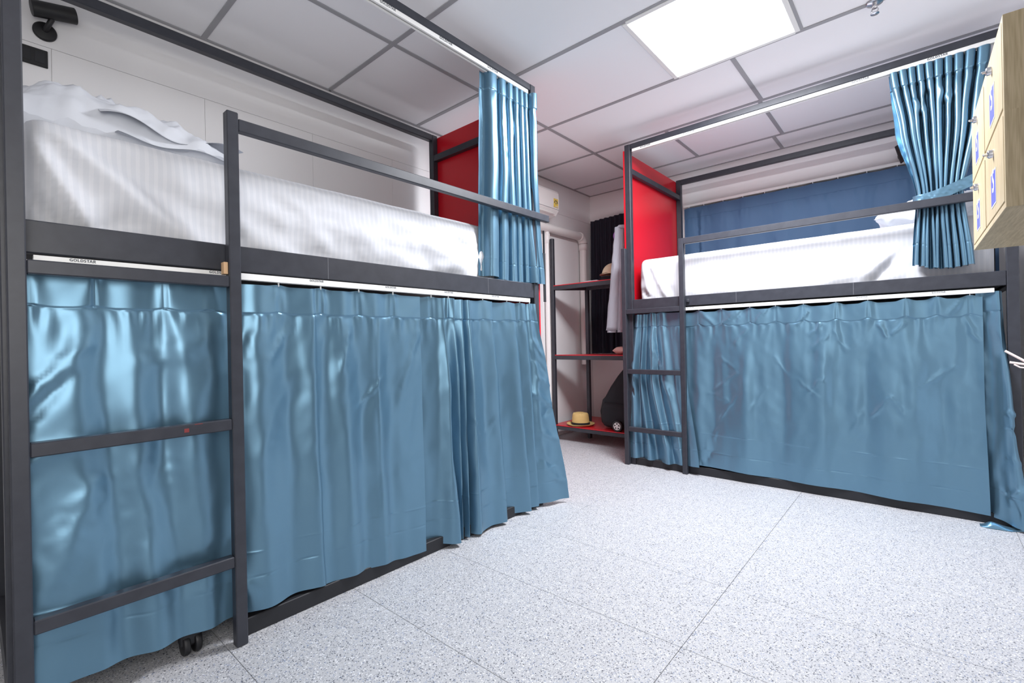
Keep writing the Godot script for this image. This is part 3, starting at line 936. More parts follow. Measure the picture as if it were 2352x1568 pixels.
func build_right_curtains() -> void:
	# plan points are (x, z)
	var hk := [-1.24, -1.085, -0.898, -0.741, -0.582, -0.409, -0.252, -0.08, 0.051, 0.184]
	var top: Array = []
	var mid: Array = []
	var bot: Array = []
	var n := 30
	for k in n + 1:
		var x := lerpf(-1.42, 0.232, float(k) / n)
		var back := 0.016 * (1.0 - smoothstep(-1.40, -1.22, x))
		top.append(Vector2(x, -3.510 + 0.006 * sin(k * 1.9) - back * 0.5))
		mid.append(Vector2(x, -3.502 + 0.013 * sin(k * 0.83 + 0.6) + 0.006 * sin(k * 2.3) - back))
		bot.append(Vector2(x - 0.02 * (1.0 - float(k) / n) + 0.012, -3.484 + 0.012 * sin(k * 0.83 + 0.9) - back))
	curtain("bunk_curtain", "wide creased teal satin curtain stretched flat between the ladder and the oak locker", {
		"along": "x", "rows": [[0.0, top], [0.45, mid], [1.0, bot]], "top": [1.200], "hem": [0.075, 0.07, 0.062, 0.06, 0.052, 0.045], "k": 8, "nv": 120, "hooks": hk, "seams": [0.105, 0.235], "rough": 0.005, "seed": 34.0, "sag": 0.014, "pucker": 0.006,
		"creases": [[-1.22, 1.18, -1.12, 1.08, 0.012, 0.006], [-1.08, 1.09, -0.98, 1.18, 0.008, 0.007], [-1.0, 1.10, -0.94, 1.18, 0.006, -0.006], [-0.86, 1.10, -0.80, 1.18, 0.007, 0.007], [-0.92, 1.06, -0.99, 0.96, 0.007, 0.006], [-0.62, 1.08, -0.54, 1.18, 0.008, 0.006], [-0.55, 1.0, -0.48, 1.08, 0.01, 0.006],
			[-0.42, 1.03, -0.36, 0.9, 0.012, 0.005], [-0.2, 1.06, -0.17, 0.98, 0.008, 0.008], [-0.14, 1.0, -0.09, 1.06, 0.007, 0.006], [0.16, 1.08, 0.21, 0.96, 0.01, 0.008], [0.1, 1.1, 0.16, 1.18, 0.01, 0.006],
			[-1.15, 0.62, -0.98, 0.75, 0.008, 0.004], [-1.18, 0.60, -1.05, 0.56, 0.007, 0.004], [-1.12, 0.40, -1.0, 0.58, 0.007, 0.004], [-1.0, 0.78, -1.1, 0.86, 0.006, 0.003], [-0.58, 0.62, -0.47, 0.74, 0.007, 0.004], [-0.62, 0.72, -0.50, 0.60, 0.007, 0.004], [-0.55, 0.9, -0.46, 1.0, 0.01, 0.004],
			[-0.24, 0.52, -0.15, 0.64, 0.006, 0.006], [-0.15, 0.64, -0.10, 0.54, 0.006, 0.005], [-0.02, 0.70, 0.12, 0.82, 0.006, 0.005], [-0.9, 0.5, -0.8, 0.66, 0.007, 0.003], [-0.75, 0.86, -0.68, 0.74, 0.007, 0.003], [-0.35, 0.4, -0.28, 0.55, 0.007, 0.003], [-1.2, 0.2, -1.12, 0.34, 0.01, 0.006], [-1.24, 0.08, -1.15, 0.2, 0.012, -0.008]]},
		M.satin, Vector3(-0.6, 0.02, -3.50), 1.208, -3.5125)
	var t2 := v2([-1.742, -3.512, -1.72, -3.498, -1.69, -3.516, -1.665, -3.496, -1.64, -3.516, -1.60, -3.496, -1.57, -3.510, -1.53, -3.498, -1.48, -3.504, -1.40, -3.496, -1.34, -3.498])
	var m2 := v2([-1.795, -3.505, -1.765, -3.486, -1.725, -3.528, -1.70, -3.490, -1.668, -3.530, -1.60, -3.474, -1.552, -3.515, -1.485, -3.478, -1.425, -3.492, -1.37, -3.472, -1.325, -3.478])
	var b2 := v2([-1.80, -3.485, -1.745, -3.472, -1.70, -3.516, -1.625, -3.462, -1.575, -3.518, -1.475, -3.455, -1.435, -3.495, -1.375, -3.456, -1.335, -3.474, -1.285, -3.456, -1.240, -3.450])
	curtain("bunk_curtain", "short teal satin curtain swept in slanting folds behind the ladder near the straw hat", {
		"along": "x", "rows": [[0.0, t2], [0.45, m2], [1.0, b2]], "top": [1.200], "hem": [0.055, 0.06, 0.05, 0.06, 0.065], "k": 8, "nv": 90, "hooks": [-1.60, -1.52], "seams": [0.12, 0.30], "rough": 0.005, "seed": 44.0,
		"creases": [[-1.79, 0.85, -1.74, 0.70, 0.012, 0.008], [-1.78, 0.62, -1.74, 0.55, 0.012, -0.008], [-1.62, 1.0, -1.50, 0.6, 0.03, 0.014], [-1.58, 0.9, -1.46, 0.55, 0.012, 0.010], [-1.5, 0.3, -1.42, 0.12, 0.03, 0.014]]},
		M.satin, Vector3(-1.55, 0.05, -3.50), 1.208, -3.5125)
	var t3 := v2([0.205, -3.518, 0.232, -3.522, 0.262, -3.512, 0.290, -3.502, 0.296, -3.535, 0.302, -3.548])
	var m3 := v2([0.20, -3.52, 0.235, -3.525, 0.27, -3.51, 0.302, -3.462, 0.318, -3.440, 0.330, -3.452])
	var b3 := v2([0.19, -3.50, 0.24, -3.505, 0.285, -3.47, 0.325, -3.425, 0.352, -3.400, 0.380, -3.412])
	curtain("bunk_curtain", "narrow dark teal satin curtain end crumpled beside the bed post under the oak locker", {
		"along": "x", "rows": [[0.0, t3], [0.5, m3], [1.0, b3]], "top": [1.212], "hem": [0.05, 0.035, 0.02, 0.01], "k": 12, "nv": 100, "hooks": [], "seams": [0.15], "rough": 0.008, "seed": 54.0,
		"creases": [[0.31, 0.60, 0.35, 0.58, 0.012, 0.014], [0.30, 0.50, 0.36, 0.50, 0.014, -0.010], [0.31, 0.36, 0.36, 0.34, 0.008, 0.008], [0.29, 0.12, 0.36, 0.22, 0.014, 0.016], [0.30, 0.2, 0.34, 0.06, 0.012, -0.012]]},
		M.satin, Vector3(0.29, 0.01, -3.47), 0, 0)
	var ft := thing("curtain_hem", "loose twist of teal satin lying on the floor under the oak locker", "fabric", Vector3(0.30, 0.0, -3.42))
	var fp := PackedVector3Array()
	for j in 9:
		for i in 30:
			var u := float(i) / 29.0
			var a := PI * j / 8.0
			var w := 0.022 + 0.012 * sin(u * 5.0) + 0.004 * sin(u * 17.0)
			fp.append(Vector3(-0.10 + 0.24 * u, 0.002 + sin(a) * (0.018 + 0.012 * sin(u * 7.0 + 1.0)) * smoothstep(0.0, 0.2, u), -0.02 - 0.02 * u + cos(PI - a) * w + 0.01 * sin(u * 6.0)))
	part("cloth", grid_mesh(fp, 30, 9, 0.0015), M.satin, ft)
	# upper front, drawn to the head end and gathered by a band
	var xe := [-0.132, -0.092, -0.052, -0.016, 0.020, 0.058, 0.101, 0.138, 0.182, 0.228, 0.285]
	var rt: Array = []
	var rm: Array = []
	var rk: Array = []
	var rb: Array = []
	for k in xe.size() - 1:
		var e0: float = xe[k]
		var e1: float = xe[k + 1]
		for q in [[0.05, 0], [0.15, 1], [0.50, 2], [0.83, 1], [0.94, 0]]:
			var x := lerpf(e0, e1, q[0])
			var u := (x + 0.132) / 0.417
			var dz: float = [-3.540, -3.494, -3.484][q[1]]
			rt.append(Vector2(x, lerpf(dz, -3.515, 0.2)))
			rm.append(Vector2(lerpf(-0.085, 0.245, u) + 0.006 * sin(k * 2.1), dz + 0.005 * sin(k * 1.3)))
			rk.append(Vector2(lerpf(-0.020, 0.175, u) + 0.003 * sin(k * 1.9), lerpf(dz, -3.512, 0.3) - 0.012 * (1.0 - sin(PI * u))))
			rb.append(Vector2(lerpf(-0.040, 0.215, u) + 0.007 * sin(k * 2.7), dz + 0.004 * sin(k * 3.1)))
	rt.push_front(Vector2(-0.136, -3.534)); rm.push_front(Vector2(-0.112, -3.536)); rk.push_front(Vector2(-0.026, -3.53)); rb.push_front(Vector2(-0.046, -3.535))
	var t := curtain("bunk_curtain", "pale teal satin curtain gathered by a tie band beside the oak locker", {
		"along": "x", "rows": [[0.0, rt], [0.30, rm], [0.645, rk], [1.0, rb]], "top": [2.492], "hem": [1.385, 1.36, 1.352, 1.362], "k": 5, "nv": 120, "hooks": [], "head": 0.09, "seams": [0.12], "rough": 0.004, "seed": 64.0,
		"creases": [[-0.02, 2.30, 0.0, 2.24, 0.008, 0.012], [0.03, 2.34, 0.02, 2.26, 0.008, -0.010], [0.09, 2.33, 0.10, 2.26, 0.008, 0.010], [0.13, 2.31, 0.12, 2.24, 0.008, 0.008], [-0.1, 2.1, -0.06, 1.95, 0.012, 0.006]]},
		M.satin, Vector3(0.09, 1.35, -3.51), 0, 0)
	# tie band: round the folds, then up to a hook on the post
	var bp := PackedVector3Array()
	var ring: Array = [Vector3(0.20, 1.815, -3.535), Vector3(0.08, 1.765, -3.548), Vector3(-0.020, 1.742, -3.540), Vector3(-0.040, 1.738, -3.508), Vector3(-0.022, 1.736, -3.478), Vector3(0.03, 1.742, -3.468), Vector3(0.10, 1.762, -3.468), Vector3(0.18, 1.792, -3.472), Vector3(0.26, 1.822, -3.480), Vector3(0.32, 1.84, -3.492)]
	for j in 7:
		for q in ring.size():
			for s in (6 if q < ring.size() - 1 else 1):
				var a: Vector3 = ring[maxi(q - 1, 0)]
				var b: Vector3 = ring[q]
				var c: Vector3 = ring[mini(q + 1, ring.size() - 1)]
				var d: Vector3 = ring[mini(q + 2, ring.size() - 1)]
				var pt := b.cubic_interpolate(c, a, d, s / 6.0)
				pt.y += 0.030 - 0.010 * j
				pt.z += 0.003 * noise2.get_noise_2d(pt.x * 40.0, j * 1.3)
				bp.append(pt)
	part("tie_band", grid_mesh(bp, (ring.size() - 1) * 6 + 1, 7, 0.002), M.satin, t, -t.position)


func build_window_curtains() -> void:
	var pts: Array = []
	var bot: Array = []
	for k in 41:
		var x := lerpf(-1.80, 0.40, k / 40.0)
		pts.append(Vector2(x, -4.745 + 0.006 * sin(k * 1.3)))
		bot.append(Vector2(x, -4.735 + 0.016 * sin(k * 0.9) + 0.006 * sin(k * 2.1)))
	var hk := [-1.752, -1.608, -1.43, -1.253, -1.071, -0.885, -0.70, -0.522, -0.33, -0.141, 0.05]
	var t := curtain("window_curtain", "long plain blue curtain on a white track across the wall behind the bunk", {
		"along": "x", "rows": [[0.0, pts], [1.0, bot]], "top": [2.292], "hem": [1.05], "k": 5, "nv": 70, "hooks": hk, "seams": [0.1], "rough": 0.006, "seed": 74.0, "sag": 0.003,
		"creases": [[-1.68, 2.24, -1.66, 1.7, 0.012, -0.02], [-1.64, 2.24, -1.63, 1.7, 0.010, 0.016]]},
		M.blue_cloth, Vector3(-0.7, 1.05, -4.74), 2.302, -4.745)
	var tr := thing("curtain_track", "thin white curtain track on the wall above the long blue curtain", "curtain track", Vector3(-0.7, 2.315, -4.76))
	bar("channel", Vector3(-1.11, -0.010, -0.04), Vector3(1.12, 0.014, 0.022), M.white_plastic, tr, 0.002)
	for x in [-0.9, -0.15, 0.6]:
		bar("bracket", Vector3(x - 0.012, 0.014, -0.04), Vector3(x + 0.012, 0.028, 0.006), M.white_plastic, tr, 0.001)
	# short dark curtain in the corner
	var a: Array = []
	var b: Array = []
	for k in 29:
		var x := lerpf(-2.885, -2.02, k / 28.0)
		a.append(Vector2(x, -4.735 if k % 2 == 0 else -4.762))
		b.append(Vector2(x + 0.012 * sin(k * 1.7), -4.715 + 0.012 * sin(k * 1.1) if k % 2 == 0 else -4.768))
	curtain("window_curtain", "dark navy pleated curtain on the wall behind the corner shelf", {
		"along": "x", "rows": [[0.0, a], [1.0, b]], "top": [2.365, 2.375, 2.385, 2.40, 2.38], "hem": [0.845], "k": 6, "nv": 60, "hooks": [], "head": 0.0, "rough": 0.008, "seed": 84.0,
		"creases": [[-2.86, 1.1, -2.74, 0.88, 0.02, 0.02]]},
		M.navy, Vector3(-2.45, 0.845, -4.74), 0, 0)


# ------------------------------------------------------------------ corner shelf and what lies on it
func build_shelf() -> void:
	var base := Vector3(-2.83, 0, -3.88)
	var t := thing("corner_shelf", "black steel shelf unit with three red boards in the room corner", "shelf", base)
	bar("post", Vector3(-0.018, 0, -0.036), Vector3(0.018, 2.03, 0.0), M.steel, t)
	bar("post", Vector3(0.215, 0, -0.305), Vector3(0.251, 1.56, -0.269), M.steel, t)
	bar("post", Vector3(0.93, 0, -0.036), Vector3(0.962, 1.56, 0.0), M.steel, t)
	bar("post", Vector3(0.93, 0, -0.66), Vector3(0.962, 1.56, -0.628), M.steel, t)
	for y in [0.855, 1.552]:
		var out := PackedVector2Array([Vector2(0.018, 0.004), Vector2(0.93, 0.004), Vector2(0.93, 0.30), Vector2(0.24, 0.30)])
		part("board", extrude(out, 0.008), M.red, t, Vector3(0, y - 0.004, 0), Vector3(-PI / 2, 0, 0))
		bar("frame_bar", Vector3(0.018, y - 0.044, -0.03), Vector3(0.93, y - 0.004, -0.002), M.steel, t)
		bar("frame_bar", Vector3(0.251, y - 0.044, -0.302), Vector3(0.93, y - 0.004, -0.272), M.steel, t)
		var f := bar("frame_bar", Vector3(-0.16, y - 0.044, -0.014), Vector3(0.16, y - 0.004, 0.014), M.steel, t)
		f.position = Vector3(0.118, y - 0.024, -0.150)
		f.rotation.y = atan2(0.255, 0.22)
	var o2 := PackedVector2Array([Vector2(-0.018, 0.0), Vector2(0.93, 0.0), Vector2(0.93, 0.65), Vector2(-0.018, 0.65)])
	part("board", extrude(o2, 0.008), M.red, t, Vector3(0, 0.148, 0), Vector3(-PI / 2, 0, 0))
	bar("frame_bar", Vector3(0.018, 0.110, -0.03), Vector3(0.93, 0.147, -0.002), M.steel, t)
	bar("frame_bar", Vector3(-0.018, 0.110, -0.65), Vector3(0.93, 0.147, -0.62), M.steel, t)
	# straw hat
	var h := thing("straw_hat", "straw fedora with a black band on the lowest red shelf", "hat", Vector3(-2.60, 0.156, -4.005))
	part("brim", lathe([Vector2(0.078, 0.012), Vector2(0.10, 0.009), Vector2(0.122, 0.012), Vector2(0.138, 0.020), Vector2(0.139, 0.017), Vector2(0.122, 0.005), Vector2(0.10, 0.002), Vector2(0.078, 0.006)], 48), M.straw, h)
	var cp := PackedVector3Array()
	var prof := [Vector2(0.086, 0.006), Vector2(0.085, 0.03), Vector2(0.081, 0.07), Vector2(0.077, 0.105), Vector2(0.070, 0.120), Vector2(0.055, 0.124), Vector2(0.035, 0.116), Vector2(0.015, 0.106), Vector2(0.0005, 0.103)]
	for q in prof:
		for i in 49:
			var a := -TAU * i / 48.0
			var rr: float = q.x * (1.0 + 0.05 * cos(2.0 * a))
			var dent := 0.014 * smoothstep(0.05, 0.11, q.y) * exp(-pow((fposmod(a + TAU, TAU) - TAU * 0.82) / 0.35, 2.0))
			cp.append(Vector3(cos(a) * (rr - dent), q.y, -sin(a) * -(rr - dent)))
	part("crown", grid_mesh(cp, 49, prof.size(), 0.0, PackedVector2Array(), true), M.straw, h)
	part("hat_band", lathe([Vector2(0.0915, 0.008), Vector2(0.0925, 0.010), Vector2(0.0905, 0.030), Vector2(0.0890, 0.032)], 48), M.black_cloth, h)
	# wheeled backpack
	var b := thing("backpack", "tall black wheeled backpack on the lowest red shelf", "backpack", Vector3(-2.15, 0.156, -4.10))
	var bp := PackedVector3Array()
	var lev := [[0.02, 0.0, 0.0], [0.02, 0.20, 0.13], [0.06, 0.225, 0.155], [0.16, 0.225, 0.165], [0.27, 0.215, 0.160], [0.30, 0.195, 0.150], [0.40, 0.175, 0.135], [0.50, 0.145, 0.12], [0.57, 0.105, 0.10], [0.61, 0.05, 0.05], [0.615, 0.0, 0.0]]
	for q in lev:
		for i in 41:
			var a := -TAU * i / 40.0
			var ca := cos(a); var sa := sin(a)
			var ex := 0.6
			var x: float = signf(ca) * pow(absf(ca), ex) * float(q[1])
			var z: float = signf(sa) * pow(absf(sa), ex) * float(q[2])
			var nse := noise.get_noise_3d(x * 9.0, q[0] * 9.0, z * 9.0) * 0.012
			bp.append(Vector3(x * (1.0 + nse * 4.0) + 0.12 * smoothstep(0.2, 0.62, q[0]), q[0], z + nse))
	part("body", grid_mesh(bp, 41, lev.size(), 0.0, PackedVector2Array(), true), M.black_cloth, b)
	var pk := PackedVector3Array()
	for q in [[0.04, 0.0, 0.0], [0.04, 0.13, 0.05], [0.10, 0.15, 0.07], [0.20, 0.145, 0.065], [0.25, 0.12, 0.045], [0.255, 0.0, 0.0]]:
		for i in 33:
			var a := -TAU * i / 32.0
			pk.append(Vector3(signf(cos(a)) * pow(absf(cos(a)), 0.6) * float(q[1]) - 0.02, q[0], signf(sin(a)) * pow(absf(sin(a)), 0.6) * float(q[2]) + 0.13))
	part("pocket", grid_mesh(pk, 33, 6, 0.0, PackedVector2Array(), true), M.black_cloth, b)
	var wh := part("wheel", lathe([Vector2(0.0, -0.014), Vector2(0.032, -0.014), Vector2(0.046, -0.016), Vector2(0.052, -0.010), Vector2(0.052, 0.010), Vector2(0.046, 0.016), Vector2(0.036, 0.015), Vector2(0.034, 0.011), Vector2(0.0, 0.011)], 36), M.black, b, Vector3(0.02, 0.052, 0.205), Vector3(PI / 2, 0, 0))
	for k in 5:
		var sp := part("spoke", bevel_box(Vector3(0.012, 0.006, 0.030), 0.001), M.white_plastic, wh, Vector3(sin(TAU * k / 5) * 0.017, 0.014, cos(TAU * k / 5) * 0.017), Vector3(0, TAU * k / 5, 0))
		sp.name = "spoke" if k == 0 else "spoke_%03d" % k
	part("hub_ring", lathe([Vector2(0.028, 0.011), Vector2(0.029, 0.017), Vector2(0.034, 0.017), Vector2(0.035, 0.011)], 36), M.white_plastic, wh)
	# things on the upper boards
	var c := thing("cap", "beige peaked cap on the top red shelf", "cap", Vector3(-2.225, 1.60, -4.03))
	var dp := PackedVector3Array()
	for j in 9:
		var f := j / 8.0 * PI / 2
		for i in 33:
			var a := -TAU * i / 32.0
			dp.append(Vector3(cos(a) * 0.105 * cos(f), 0.02 + 0.105 * sin(f), sin(a) * 0.085 * cos(f)))
	part("crown", grid_mesh(dp, 33, 9, 0.0, PackedVector2Array(), true), M.beige, c)
	var vp := PackedVector3Array()
	for j in 6:
		for i in 17:
			var a := PI * 0.5 + PI * i / 16.0
			var rr := lerpf(0.085, 0.15, j / 5.0 * absf(cos(a)) if absf(cos(a)) > 0.05 else 0.0)
			vp.append(Vector3(cos(a) * rr * 0.9, 0.028 - 0.012 * (1.0 - absf(sin(a))) * j / 5.0, sin(a) * 0.088))
	part("peak", grid_mesh(vp, 17, 6, 0.004), M.beige, c)
	var dc := thing("folded_cloth", "folded black cloth under the beige cap", "cloth", Vector3(-2.20, 1.558, -4.03))
	bar("fold", Vector3(-0.11, 0.0, -0.1), Vector3(0.12, 0.022, 0.1), M.black_cloth, dc, 0.009)
	bar("fold", Vector3(-0.105, 0.022, -0.095), Vector3(0.115, 0.042, 0.095), M.black_cloth, dc, 0.009)
	var tw := thing("folded_towel", "flat folded white towel on the top red shelf", "towel", Vector3(-2.47, 1.558, -4.09))
	bar("fold", Vector3(-0.085, 0.0, -0.07), Vector3(0.085, 0.014, 0.07), M.linen, tw, 0.006)
	bar("fold", Vector3(-0.08, 0.014, -0.068), Vector3(0.078, 0.026, 0.066), M.linen, tw, 0.006)
	var po := thing("pouch", "small pink pouch on the middle red shelf", "pouch", Vector3(-2.14, 0.861, -4.0))
	part("body", pillow_mesh(0.06, 0.05, 0.035, 3.0, 0.004), M.pink, po, Vector3(0, 0.036, 0))
	bar("zip", Vector3(-0.045, 0.067, -0.004), Vector3(0.045, 0.072, 0.004), M.black, po, 0.001)
	# grey sweatshirt on a hanger behind the end of the bed
	var g := thing("sweatshirt", "pale grey sweatshirt hanging with long sleeves beside the red end board", "sweatshirt", Vector3(-1.96, 1.06, -3.63))
	part("sleeve", sleeve_mesh(0.055, 0.036, 0.87, 0.075, 0.0), M.grey_cloth, g, Vector3(-0.058, 0.02, 0.0))
	part("sleeve", sleeve_mesh(0.036, 0.030, 0.86, 0.030, 5.0), M.grey_cloth, g, Vector3(0.022, 0.02, -0.01))
	part("cuff", sleeve_mesh(0.040, 0.028, 0.085, 0.006, 2.0), M.grey_cloth, g, Vector3(-0.064, 0.0, 0.0))
	part("cuff", sleeve_mesh(0.030, 0.026, 0.085, 0.004, 8.0), M.grey_cloth, g, Vector3(0.019, 0.0, -0.01))
	part("collar", tube([Vector3(0.0, 0.84, 0.0), Vector3(0.01, 0.875, 0.005), Vector3(0.035, 0.89, 0.008), Vector3(0.085, 0.885, 0.004), Vector3(0.128, 0.87, 0.0)], 0.016, 12), M.grey_cloth, g)
	var hn := thing("clothes_hanger", "purple plastic hanger loop above the grey sweatshirt", "hanger", Vector3(-1.985, 1.86, -3.63))
	var loop: Array = []
	for k in 17:
		var a := PI * 0.25 + PI * 1.4 * k / 16.0
		loop.append(Vector3(0.036 + cos(a) * 0.036, 0.02 + sin(a) * 0.045, 0.0))
	part("loop", tube(loop, 0.005, 10), M.purple, hn)


func sleeve_mesh(rx: float, rz: float, h: float, lean: float, sd: float) -> ArrayMesh:
	var p := PackedVector3Array()
	var nv := 30
	for j in nv + 2:
		var v := clampf(float(j - 1) / (nv - 1), 0.0, 1.0)
		var c := 0.0 if j == 0 or j == nv + 1 else 1.0
		for i in 25:
			var a := -TAU * i / 24.0
			var s := 1.0 - 0.45 * v * (1.0 if h > 0.3 else 0.1)
			var n := noise.get_noise_3d(cos(a) * 1.5 + sd, v * h * 9.0, sin(a) * 1.5) * 0.006
			p.append(Vector3(cos(a) * (rx * s + n) * c + lean * v, v * h, sin(a) * (rz * s + n) * c))
	return grid_mesh(p, 25, nv + 2, 0.0, PackedVector2Array(), true)


# ------------------------------------------------------------------ lockers
func build_locker() -> void:
	# own frame: x into the wall, y up, z along the front towards the camera's end
	var t := thing("wall_locker", "pale oak wall locker with four numbered doors and chrome locks", "locker", Vector3(0.1764, 1.347, -1.907), 0.015)
	var L := 0.90
	var H := 0.537
	var D := 0.40
	var th := 0.018
	bar("side_panel", Vector3(0, 0, -th), Vector3(D, H, 0), M.oak, t, 0.001)
	bar("side_panel", Vector3(0, 0, -L), Vector3(D, H, -L + th), M.oak, t, 0.001)
	bar("bottom_panel", Vector3(0, 0, -L + th), Vector3(D, th, -th), M.oak, t, 0.001)
	bar("top_panel", Vector3(0, H - th, -L + th), Vector3(D, H, -th), M.oak, t, 0.001)
	bar("shelf_panel", Vector3(0.0, H / 2 - 0.009, -L + th), Vector3(D, H / 2 + 0.009, -th), M.oak, t, 0.001)
	bar("divider", Vector3(0.02, th, -L / 2 - 0.009), Vector3(D, H - th, -L / 2 + 0.009), M.oak, t, 0.001)
	bar("back_panel", Vector3(D - 0.006, th, -L + th), Vector3(D, H - th, -th), M.oak, t, 0.001)
	for c in 2:
		for r in 2:
			var z0 := -th - 0.003 - c * (L / 2 - 0.006)
			var z1 := z0 - (L / 2 - th - 0.010)
			var y0 := th + 0.003 + r * (H / 2 - 0.006)
			var y1 := y0 + H / 2 - th - 0.009
			var d := bar("door", Vector3(-0.001, y0, z1), Vector3(0.015, y1, z0), M.oak, t, 0.001)
			var lz := 0.0
			var lk := part("lock", lathe([Vector2(0.013, 0.0), Vector2(0.013, 0.010), Vector2(0.010, 0.014), Vector2(0.0, 0.014)], 20), M.chrome, d, Vector3(-0.008, 0.075, lz), Vector3(0, 0, PI / 2))
			part("key_lever", bevel_box(Vector3(0.012, 0.006, 0.020), 0.002), M.chrome, d, Vector3(-0.026, 0.075, lz), Vector3(0.5, 0, 0))
			var st := part("number_sticker", bevel_box(Vector3(0.0012, 0.11, 0.11), 0.0004), M.white_plastic, d, Vector3(-0.0086, -0.035, lz))
			part("sticker_print", bevel_box(Vector3(0.0010, 0.10, 0.10), 0.0003), M.blue_sticker, d, Vector3(-0.0092, -0.035, lz))
			text_part("sticker_text", "S", 0.072, M.white_plastic, d, Vector3(-0.0098, -0.072, lz - 0.024), -PI / 2)


# ------------------------------------------------------------------ small things
func build_small_things() -> void:
	# wall spotlight over the near pillow
	var t := thing("wall_spotlight", "black cylinder spotlight on the wall above the rumpled pillow", "wall lamp", Vector3(WALL_L, 2.415, -0.245))
	part("wall_plate", lathe([Vector2(0.0, 0.0), Vector2(0.040, 0.0), Vector2(0.040, 0.010), Vector2(0.034, 0.016), Vector2(0.0, 0.016)], 32), M.black, t, Vector3.ZERO, Vector3(0, 0, -PI / 2))
	part("arm", tube([Vector3(0.014, 0, 0), Vector3(0.04, 0.02, -0.01), Vector3(0.05, 0.045, -0.02)], 0.010, 12), M.black, t)
	part("head", lathe([Vector2(0.0, -0.075), Vector2(0.031, -0.075), Vector2(0.033, -0.072), Vector2(0.033, 0.070), Vector2(0.030, 0.072), Vector2(0.028, 0.060), Vector2(0.0, 0.058)], 32), M.black, t, Vector3(0.055, 0.078, -0.028), Vector3(-PI / 2 + 0.22, 0, 0))
	var s := thing("wall_socket", "black double socket plate on the wall below the cylinder spotlight", "socket", Vector3(WALL_L, 2.292, -0.205))
	bar("plate", Vector3(0, -0.038, -0.048), Vector3(0.009, 0.038, 0.048), M.black, s, 0.002)
	for z in [-0.022, 0.022]:
		bar("outlet", Vector3(0.008, -0.024, z - 0.016), Vector3(0.0105, 0.024, z + 0.016), M.dark_base, s, 0.001)
	var r := thing("wall_spotlight", "black cone spotlight at the edge of the tied-back curtain", "wall lamp", Vector3(-0.10, 2.365, WALL_F))
	part("wall_plate", lathe([Vector2(0.0, 0.0), Vector2(0.040, 0.0), Vector2(0.040, 0.012), Vector2(0.0, 0.014)], 32), M.black, r, Vector3(0, 0.02, 0), Vector3(PI / 2, 0, 0))
	part("arm", tube([Vector3(0, 0.02, 0.012), Vector3(0, 0.03, 0.05)], 0.010, 12), M.black, r)
	part("head", lathe([Vector2(0.0, 0.075), Vector2(0.020, 0.075), Vector2(0.034, -0.06), Vector2(0.030, -0.062), Vector2(0.0, -0.05)], 32), M.black, r, Vector3(-0.01, 0.012, 0.075), Vector3(0.1, 0, 0.35))
	# caster seen under the curtain hem
	var c := thing("trolley_caster", "black twin-wheel caster under the hem behind the ladder foot", "caster", Vector3(-1.835, 0.0, -0.47))
	for q in [-0.016, 0.016]:
		part("wheel", lathe([Vector2(0.0, -0.010), Vector2(0.030, -0.010), Vector2(0.034, -0.006), Vector2(0.034, 0.006), Vector2(0.030, 0.010), Vector2(0.0, 0.010)], 28), M.black, c, Vector3(0.0, 0.034, q), Vector3(PI / 2, 0, 0))
	bar("fork", Vector3(-0.03, 0.030, -0.030), Vector3(0.02, 0.09, 0.030), M.dark_base, c, 0.008)
	bar("stem", Vector3(-0.02, 0.09, -0.01), Vector3(0.0, 0.14, 0.01), M.weld, c, 0.003)
	# air conditioner and pipes on the left wall
	var a := thing("air_conditioner", "white wall air conditioner with a yellow energy label", "air conditioner", Vector3(WALL_L, 2.24, -3.42))
	var pr := PackedVector2Array([Vector2(0, 0.02), Vector2(0.10, -0.012), Vector2(0.17, 0.0), Vector2(0.205, 0.045), Vector2(0.212, 0.12), Vector2(0.208, 0.215), Vector2(0.19, 0.24), Vector2(0, 0.245)])
	part("body", extrude(pr, 0.90), M.white_plastic, a, Vector3(0, 0, -0.455))
	bar("louver", Vector3(0.155, 0.006, -0.40), Vector3(0.202, 0.012, 0.40), M.white_plastic, a, 0.002)
	bar("front_line", Vector3(0.2075, 0.052, -0.45), Vector3(0.2105, 0.055, 0.44), M.grid, a, 0.0004)
	var lb := bar("energy_label", Vector3(0.2115, 0.070, -0.44), Vector3(0.2125, 0.155, -0.365), M.yellow, a, 0.0003)
	var arc: Array = []
	for k in 13:
		var f := PI * k / 12.0
		arc.append(Vector3(0.001, -0.004 + sin(f) * 0.026, cos(f) * 0.026))
	part("gauge_arc", tube(arc, 0.004, 6), M.ink, lb)
	text_part("label_text", "A", 0.022, M.ink, lb, Vector3(0.0008, -0.022, 0.009), PI / 2)
	bar("label_foot", Vector3(0.0004, -0.040, -0.034), Vector3(0.0010, -0.026, 0.010), M.beige, lb, 0.0002)
	var p := thing("drain_pipe", "thick white wall pipe with an elbow under the air conditioner", "pipe", Vector3(-2.878, 2.15, -4.0))
	part("pipe", tube([Vector3(0, 0.0, 0.6), Vector3(0, 0.0, -0.48)], 0.043, 20), M.white_plastic, p)
	var el: Array = []
	for k in 9:
		var f := PI / 2 * k / 8.0
		el.append(Vector3(0, -0.075 + cos(f) * 0.075, -0.475 - sin(f) * 0.075))
	part("elbow", tube(el, 0.050, 20), M.white_plastic, p)
	part("pipe", tube([Vector3(0, -0.06, -0.55), Vector3(0, -1.42, -0.55)], 0.040, 20), M.white_plastic, p)
	part("collar", tube([Vector3(0, -0.075, -0.55), Vector3(0, -0.145, -0.55)], 0.048, 20), M.white_plastic, p)
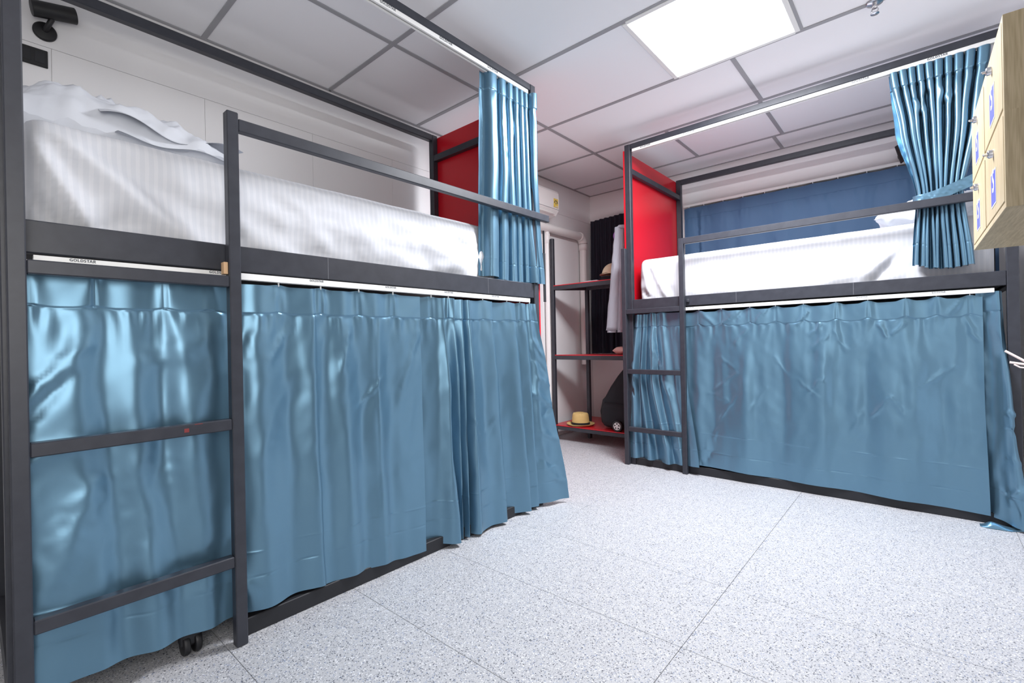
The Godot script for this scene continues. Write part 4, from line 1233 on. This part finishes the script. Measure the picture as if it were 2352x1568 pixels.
	part("pipe", tube([Vector3(-0.014, -0.02, 0.105), Vector3(-0.014, -2.145, 0.105)], 0.028, 20), M.white_plastic, p)
	part("collar", tube([Vector3(-0.014, -0.06, 0.105), Vector3(-0.014, -0.16, 0.105)], 0.033, 20), M.white_plastic, p)
	# sprinkler head
	var k := thing("sprinkler", "small metal sprinkler head hanging from the ceiling grid", "sprinkler", Vector3(-0.165, CEIL, -3.02))
	part("rosette", lathe([Vector2(0.0, 0.0), Vector2(0.038, 0.0), Vector2(0.034, -0.008), Vector2(0.014, -0.012), Vector2(0.0, -0.012)].map(func(q): return q), 28), M.chrome, k)
	part("stem", lathe([Vector2(0.0, -0.010), Vector2(0.011, -0.010), Vector2(0.011, -0.030), Vector2(0.0, -0.030)], 20), M.chrome, k)
	for q in [-1, 1]:
		part("yoke", tube([Vector3(q * 0.008, -0.028, 0), Vector3(q * 0.014, -0.042, 0), Vector3(q * 0.004, -0.056, 0)], 0.003, 8), M.chrome, k)
	part("deflector", lathe([Vector2(0.0, -0.054), Vector2(0.018, -0.056), Vector2(0.018, -0.059), Vector2(0.0, -0.060)], 24), M.chrome, k)
	# pale hanger hung by the bed post
	var h := thing("clothes_hanger", "pale plastic clothes hanger beside the bed post under the oak locker", "hanger", Vector3(0.43, 0.82, -3.40))
	part("arm", tube([Vector3(-0.13, 0.085, 0), Vector3(-0.06, 0.032, 0), Vector3(0.0, -0.005, 0)], 0.006, 10), M.pale_plastic, h)
	part("arm", tube([Vector3(-0.115, 0.028, 0.004), Vector3(-0.06, 0.018, 0.006), Vector3(0.0, -0.005, 0.002)], 0.006, 10), M.pale_plastic, h)
	part("hook", tube([Vector3(-0.10, 0.018, 0.006), Vector3(-0.08, 0.004, 0.008), Vector3(-0.065, 0.002, 0.008), Vector3(-0.055, 0.010, 0.008)], 0.004, 10), M.pale_plastic, h)
	part("bar", tube([Vector3(0.0, -0.005, 0), Vector3(0.06, -0.02, 0), Vector3(0.168, -0.03, 0)], 0.006, 10), M.pale_plastic, h)
